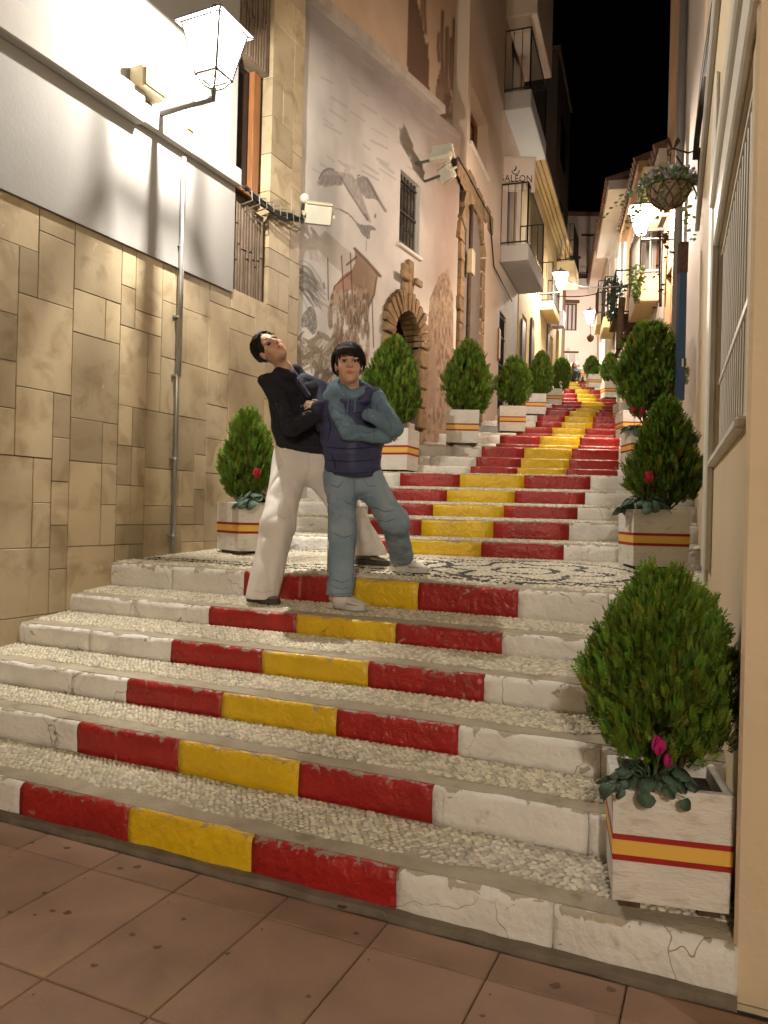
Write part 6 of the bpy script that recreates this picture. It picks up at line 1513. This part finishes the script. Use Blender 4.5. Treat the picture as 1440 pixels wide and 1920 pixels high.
Hd.mesh('hoodie', BLUE, PB, lambda p: folds(.012, (10, 10, 10), 3)(p) + crease(p, .010, (13, 13, 9), 13))
mb = MB()
for sx in (-1, 1): mb.tube([J(660 + sx * 6, 746, 4.92), J(659 + sx * 7, 760, 4.905), J(658 + sx * 7, 774, 4.90)], .004, 5)
mb.build('drawstring', BLUE, PB)['kind'] = 'stuff'
Vs = SDF(.009, .045); Vs.chain([J(634, 765, 5.08), J(636, 820, 5.08), J(640, 886, 5.1)], [.108, .112, .108]); Vs.chain([J(690, 765, 5.10), J(688, 820, 5.08), J(682, 886, 5.1)], [.105, .110, .106])
Vs.chain([J(662, 780, 5.02), J(662, 880, 5.03)], [.10, .115]); Vs.cone(J(632, 750, 5.08), J(698, 750, 5.1), .088); Vs.chain([J(680, 728, 5.10), J(688, 738, 5.03), J(680, 752, 4.98)], [.036, .040, .036], 0, .02); Vs.chain([J(632, 736, 5.08), J(645, 750, 4.99), J(664, 760, 4.97)], [.034, .036, .034], 0, .02)
zv = P(660, 894, 5.1).z
Vs.mesh('vest', NAVY, PB, lambda p: .010 * np.abs(np.sin(p[:, 2] * math.pi / .085)) ** .5 - .008 + .014 * (fbm(p * np.array([14, 14, 8]), 2, 2) - .5), lambda X, Y, Z: zv - Z)
mb = MB(); mb.tube([J(674, 756, 4.965), J(678, 800, 4.95), J(680, 890, 4.97)], .006, 5); mb.build('zip', fab('zip', (.05, .05, .07), None), PB)
mb = MB(); q = Vector(J(616, 822, 5.0)); mb.box(q, (.004, .003, .014)); mb.build('hem_label', mat['white'], PB)
def hem(z1, z2, xs):
    return lambda X, Y, Z: np.where(X < xs, z1, z2) - Z
Jn = SDF(.009, .05); Jn.chain([J(640, 880, 5.1), J(640, 905, 5.1)], [.104, .106]); Jn.chain([J(682, 880, 5.12), J(684, 905, 5.12)], [.100, .104])
Jn.chain([H1, K1, N1], [.105, .084, .086]); Jn.chain([H2, K2, N2], [.106, .086, .078])
zb1, zb2 = P(637, 1116, 4.91).z, P(754, 1056, 5.40).z
Jn.mesh('jeans', DENIM, PB, lambda p: .012 * (fbm(p * np.array([9, 9, 15]), 5, 3) - .5) * 2 + crease(p, .008, (6, 6, 14), 25, .05) + .018 * (fbm(p * np.array([3, 3, 30]), 9, 2) - .5) * 2 * np.clip((np.where(p[:, 0] < .0, 1.18, 1.33) - p[:, 2]) / .2, .15, 1), hem(zb1, zb2, P(700, 1100, 5.1).x))
WHL = fab('white_leather', (.62, .60, .57), (.56, .54, .51), rough=.45, bump=.05); SOLE = fab('white_sole', (.58, .56, .53), None, rough=.6); LAC = fab('white_lace', (.60, .58, .52), None)
for a_, b_ in ((N1, .0), (N2, .0)):
    mb = MB(); mb.tube([a_ + np.array([.01, 0, .06]), a_ + np.array([.01, -.005, -.01]), a_ + np.array([.012, -.01, -.07])], [.058, .056, .054], 12); mb.build('sock', WHL, PB, True)
def floor_pt(px, py, D, dz=.003): q = P(px, py, D); return Vector((q.x, q.y, ground_z(q.x, q.y) + dz))
hl, to = floor_pt(622, 1140, 4.98), floor_pt(684, 1150, 4.84); to.z = hl.z = max(hl.z, to.z) + .006; shoe(PB, 'sneaker', hl, to, WHL, SOLE, LAC, hgt=.135, wd=.056)
hl, to = floor_pt(735, 1072, 5.46), floor_pt(800, 1078, 5.32); to.z = hl.z = max(hl.z, to.z) + .008; shoe(PB, 'sneaker', hl, to, WHL, SOLE, LAC, hgt=.135, wd=.056)

# ---- person in the dark sweater
PG = thing('person', 'person with slicked back bun leaning back in dark sweater and wide white trousers', 'person', floor_pt(560, 1120, 5.2))
hg = J(508, 656, 5.26); fG = (.30, -.82, .46); uG = (-.78, .05, .62)
B = SDF(.0062, .03); A2, Lg = head(B, hg, fG, uG, 1.05)
B.chain([Lg(0, -.015, -.05), J(534, 693, 5.33), J(550, 715, 5.38)], [.050, .050, .055])
s1, e1, w1 = J(510, 722, 5.27), J(546, 800, 5.14), J(596, 774, 5.08); s2, e2, w2 = J(596, 732, 5.38), J(610, 796, 5.20), J(592, 765, 5.06)
w2 = J(606, 764, 5.08)
B.chain([J(535, 740, 5.34), J(552, 845, 5.42)], [.095, .10]); B.chain([J(578, 745, 5.36), J(588, 845, 5.42)], [.095, .10]); B.cone(s1, s2, .05)
B.chain([s1, e1, w1], [.042, .035, .025]); B.chain([s2, e2, w2], [.042, .035, .025]); hand(B, w2 + np.array([-.01, -.012, .004]), (-.95, -.12, .16), (0, .9, -.45), .78, .75); hand(B, w1, (.85, .5, .1), (0, .9, -.4), .8, .4)
h1, k1, n1 = J(545, 868, 5.42), J(521, 985, 5.24), J(491, 1122, 5.15); h2, k2, n2 = J(590, 870, 5.46), J(652, 960, 5.58), J(697, 1040, 5.86)
B.chain([h1, k1, n1], [.08, .055, .04]); B.chain([h2, k2, n2], [.08, .055, .04])
B.mesh('body', SK, PG, None, None, lambda V: face_colors(V, Lg, A2, 1.05, np.ones((len(V), 3)))); eyes(Lg, A2, 1.05, PG, 0.0)
Hh = SDF(.0065, .012); Hh.ell(Lg(0, -.022, .042), (.087, .106, .098), A2); Hh.ell(Lg(0, -.135, .055), (.036, .036, .036), A2, .01); Hh.cut(Lg(0, .122, -.02), (.086, .088, .116), A2, .006); Hh.cut(Lg(0, .03, -.10), (.12, .115, .075), A2, .006)
Hh.mesh('hair', HAIR, PG, lambda p: .0022 * (fbm(np.c_[(p - hg) @ np.array(A2[0]) * 90, (p - hg) @ np.array(A2[1]) * 14, (p - hg) @ np.array(A2[2]) * 60], 6, 2) - .5) * 2)
strands('hair_strands', PG, Lg, A2, (0, -.022, .042), (.087, .106, .098), lambda r: (lambda t: (.078 * math.sin(t), .030 + .040 * math.cos(t), .05 + .055 * math.cos(t)))(r.uniform(-1.75, 1.75)), lambda r: (r.uniform(-.02, .02), -.128, .055 + r.uniform(-.02, .02)), 170, 5, .0022, .99)
for sx in (-1, 1):
    mb = MB(); mb.tube([Lg(sx * .080, .0, -.032) + .012 * (np.array(A2[0]) * 0 + np.array(A2[1]) * math.cos(t) + np.array(A2[2]) * (math.sin(t) - 1)) for t in np.linspace(0, 6.28, 13)], .0022, 5); mb.build('earring', mat['steel'], PG)
BLK = fab('black_sweatshirt', (.015, .015, .022), (.011, .011, .017)); NV2 = fab('navy_jacket', (.030, .033, .070), (.023, .026, .055)); WTR = fab('white_cotton', (.72, .68, .65), (.66, .62, .59), bump=.15)
Sw = SDF(.009, .045); Sw.chain([J(530, 738, 5.33), J(543, 800, 5.38), J(553, 838, 5.42)], [.105, .115, .122]); Sw.chain([J(580, 745, 5.37), J(588, 800, 5.40), J(590, 840, 5.42)], [.105, .112, .115])
Sw.cone(J(512, 720, 5.29), J(592, 732, 5.38), .072); Sw.chain([s1, e1, J(606, 774, 5.09)], [.068, .060, .048], 0, .02); Sw.ell(J(497, 714, 5.28), (.052, .055, .046), None, .03); Sw.chain([J(522, 698, 5.28), J(534, 704, 5.25), J(548, 706, 5.27)], [.034, .034, .034], 0, .02)
Sw.chain([J(530, 696, 5.38), J(552, 698, 5.43), J(572, 714, 5.42)], [.040, .045, .040])
zs = P(560, 848, 5.42).z
Sw.mesh('sweatshirt', BLK, PG, lambda p: folds(.010, (9, 9, 9), 4)(p) + crease(p, .010, (9, 9, 12), 35), lambda X, Y, Z: zs - .16 * (X - P(560, 848, 5.42).x) - Z)
Jk = SDF(.009, .035); Jk.chain([J(572, 716, 5.37), J(594, 728, 5.38)], [.06, .070]); Jk.chain([s2, e2, J(596, 765, 5.07)], [.072, .064, .052], 0, .02); Jk.chain([J(597, 745, 5.40), J(602, 838, 5.43)], [.10, .11]); Jk.chain([J(549, 698, 5.30), J(560, 716, 5.26), J(578, 742, 5.23)], [.022, .024, .026], 0, .015)
Jk.mesh('jacket', NV2, PG, folds(.009, (8, 8, 10), 7), lambda X, Y, Z: zs - .03 - Z)
mb = MB(); mb.tube([J(553, 700, 5.275), J(564, 716, 5.228), J(582, 741, 5.20)], .0025, 5); mb.build('zip', mat['steel'], PG)
Tr = SDF(.009, .05); Tr.chain([J(546, 848, 5.42), J(548, 880, 5.42)], [.112, .118]); Tr.chain([J(588, 850, 5.43), J(588, 880, 5.44)], [.108, .114]); Tr.chain([h1, k1, n1], [.122, .108, .104]); Tr.chain([h2, k2, n2], [.118, .105, .118])
Tr.mesh('trousers', WTR, PG, lambda p: .010 * (fbm(p * np.array([11, 11, 3]), 15, 2) - .5) * 2 + crease(p, .008, (9, 9, 2.2), 45, .07), hem(P(491, 1122, 5.15).z, P(697, 1040, 5.86).z, P(585, 1000, 5.3).x))
SHO = fab('taupe_mesh_sneaker', (.24, .20, .15), (.14, .12, .09), rough=.6, scale=18); SO2 = fab('dark_sole', (.07, .06, .05), None)
hl, to = floor_pt(470, 1134, 5.22), floor_pt(520, 1140, 5.08); to.z = hl.z = max(hl.z, to.z) + .006; shoe(PG, 'trainer', hl, to, SHO, SO2, LAC, hgt=.115, wd=.052)
hl, to = floor_pt(668, 1066, 5.90), floor_pt(730, 1070, 5.80); to.z = hl.z = max(hl.z, to.z) + .008; shoe(PG, 'trainer', hl, to, SHO, SO2, LAC, hgt=.115, wd=.052)

# ---- two people sitting at the top of the steps
def sitter(px, D, label, coat, legs, fx, hairlong):
    q = P(px, 716, D); g0 = Vector((q.x, q.y, ground_z(q.x, q.y))); t = thing('person', label, 'person', g0); O = lambda x, y, z: np.array(g0 + Vector((x, y, z)))
    B = SDF(.014, .03); B.ell(O(fx, -.03, .66), (.085, .10, .115)); B.cone(O(fx, 0, .50), O(fx, -.01, .60), .05); B.cone(O(0, 0, .12), O(0, 0, .45), .13, .14)
    B.cone(O(fx, -.12, .655), O(fx, -.135, .645), .014); B.ell(O(fx, -.07, .60), (.05, .05, .04))
    for sx in (-1, 1): B.chain([O(sx * .17, 0, .46), O(sx * .22, -.12, .27), O(sx * .08, -.30, .30)], [.05, .042, .03]); B.chain([O(sx * .09, 0, .10), O(sx * .11, -.38, .32), O(sx * .11, -.45, .04)], [.08, .06, .04])
    B.mesh('body', SK, t, None, None, lambda V: np.ones((len(V), 3)))
    C_ = SDF(.016, .04); C_.cone(O(0, 0, .10), O(0, -.01, .44), .17, .165); C_.cone(O(-.15, 0, .47), O(.15, 0, .47), .075)
    for sx in (-1, 1): C_.chain([O(sx * .18, 0, .46), O(sx * .23, -.12, .27), O(sx * .11, -.28, .30)], [.07, .06, .05])
    C_.mesh('coat', coat, t, folds(.008))
    T_ = SDF(.016, .04)
    for sx in (-1, 1): T_.chain([O(sx * .09, 0, .11), O(sx * .11, -.38, .33), O(sx * .11, -.45, .08)], [.10, .08, .065])
    T_.mesh('trousers', legs, t)
    H_ = SDF(.014, .02); H_.ell(O(fx, .015, .69), (.10, .11, .115))
    if hairlong: H_.chain([O(fx - .08, .02, .66), O(fx - .09, .0, .48)], [.05, .04]); H_.chain([O(fx + .08, .02, .66), O(fx + .09, .0, .46)], [.05, .04])
    H_.cut(O(fx, -.14, .64), (.08, .10, .10)); H_.mesh('hair', HAIR, t)
    for sx in (-1, 1): mb = MB(); mb.ball(O(sx * .11, -.50, .045), (.05, .11, .045)); mb.build('shoe', mat['iron'], t, True)
    return t
sitter(1080, 26.9, 'person with long dark hair and green grey coat sitting atop the steps', fab('green_grey_coat', (.05, .065, .055), (.04, .05, .045)), fab('dark_trousers', (.02, .02, .025), None), -.02, True)
s_ = sitter(1066, 27.3, 'person in black with a yellow scarf sitting at the top of the steps', fab('black_coat', (.02, .018, .018), None), fab('black_trousers', (.015, .015, .018), None), .03, False)
mb = MB(); g0 = Vector(s_.location); mb.tube([g0 + Vector((.10, -.17, .50)), g0 + Vector((.10, -.20, .30)), g0 + Vector((.12, -.22, .16))], [.05, .06, .03], 7); mb.build('scarf', mat['tape_y'], s_, True)
# ---------------------------------------------------------------- seams and hems, plus fold lines with crease shade put into their colour
from mathutils.bvhtree import BVHTree
def seam_fold(o, lines, m, r=.003, name='seam_fold'):
    off = wloc(o.parent); me = o.data; bv = BVHTree.FromPolygons([v.co + off for v in me.vertices], [tuple(p.vertices) for p in me.polygons])
    mb = MB(); c = Vector((0, 0, CAMZ))
    for ln in lines:
        pts = []
        for (x0, y0), (x1, y1) in zip(ln[:-1], ln[1:]):
            for f in np.linspace(0, 1, 9)[:-1]:
                d = ray(x0 + (x1 - x0) * f, y0 + (y1 - y0) * f).normalized(); h, nrm, _, _ = bv.ray_cast(c, d)
                if h is not None: pts.append(h + nrm * .0004)
        if len(pts) > 2:
            rs = [r * (.35 + .65 * math.sin(math.pi * min(1, max(0, (i + .5) / len(pts)))) ** .5) for i in range(len(pts))]; mb.tube(pts, rs, 5, 0, False)
    if mb.v: mb.build(name, m, o, True)['kind'] = 'stuff'
def child(t, nm): return next(k for k in t.children if k.name.split('.')[0] == nm)
SD_ = fab('denim_seam_fold_shade', (.10, .14, .175), None); SV = fab('navy_seam_groove_shade', (.012, .013, .034), None); SW_ = fab('white_seam_fold_shade', (.56, .52, .48), None); SB = fab('knit_seam_fold_shade', (.075, .12, .165), None); SK_ = fab('charcoal_seam', (.035, .035, .042), None)  # denim, navy, white and knit tones darkened to paint shade along folds too
seam_fold(child(PB, 'jeans'), [[(664, 898), (664, 930), (658, 944)], [(620, 908), (634, 914), (645, 899)], [(682, 898), (690, 912), (706, 910)], [(668, 955), (664, 1030), (660, 1108)], [(617, 925), (615, 1010), (613, 1105)],
     [(625, 1000), (645, 1008), (664, 1002)], [(622, 1085), (640, 1092), (658, 1086)], [(620, 1098), (640, 1105), (656, 1100)], [(700, 950), (722, 960), (742, 956)], [(705, 975), (725, 978), (748, 970)], [(735, 1035), (752, 1040), (766, 1034)], [(660, 945), (676, 955), (700, 952)], [(640, 935), (655, 945), (662, 946)], [(616, 1113), (640, 1114), (664, 1112)]], SD_, .0026)
seam_fold(child(PB, 'vest'), [[(612, 838), (650, 842), (708, 838)], [(611, 862), (650, 866), (708, 862)], [(613, 884), (650, 888), (706, 885)], [(612, 770), (620, 800), (614, 830)], [(660, 775), (690, 772)], [(620, 850), (628, 868), (630, 882)]], SV, .0032)
seam_fold(child(PB, 'hoodie'), [[(622, 760), (640, 775), (652, 772)], [(628, 785), (645, 800), (662, 800)], [(668, 806), (690, 812), (712, 806)], [(700, 803), (702, 815), (700, 828)], [(720, 775), (730, 790), (736, 808)], [(690, 766), (688, 776), (692, 788)], [(640, 742), (660, 750), (680, 740)]], SB, .0027)
seam_fold(child(PG, 'trousers'), [[(578, 852), (580, 880), (572, 896)], [(522, 850), (530, 870), (518, 885)], [(515, 960), (530, 972), (546, 968)], [(468, 1105), (492, 1112), (518, 1106)], [(690, 985), (700, 1010), (712, 1034)], [(672, 1000), (676, 1020), (674, 1036)]], SW_, .0022)
seam_fold(child(PG, 'sweatshirt'), [[(520, 826), (556, 838), (604, 840)], [(512, 745), (530, 790), (548, 812)], [(548, 790), (572, 778), (596, 770)], [(540, 735), (552, 770), (566, 768)]], SK_, .0036)
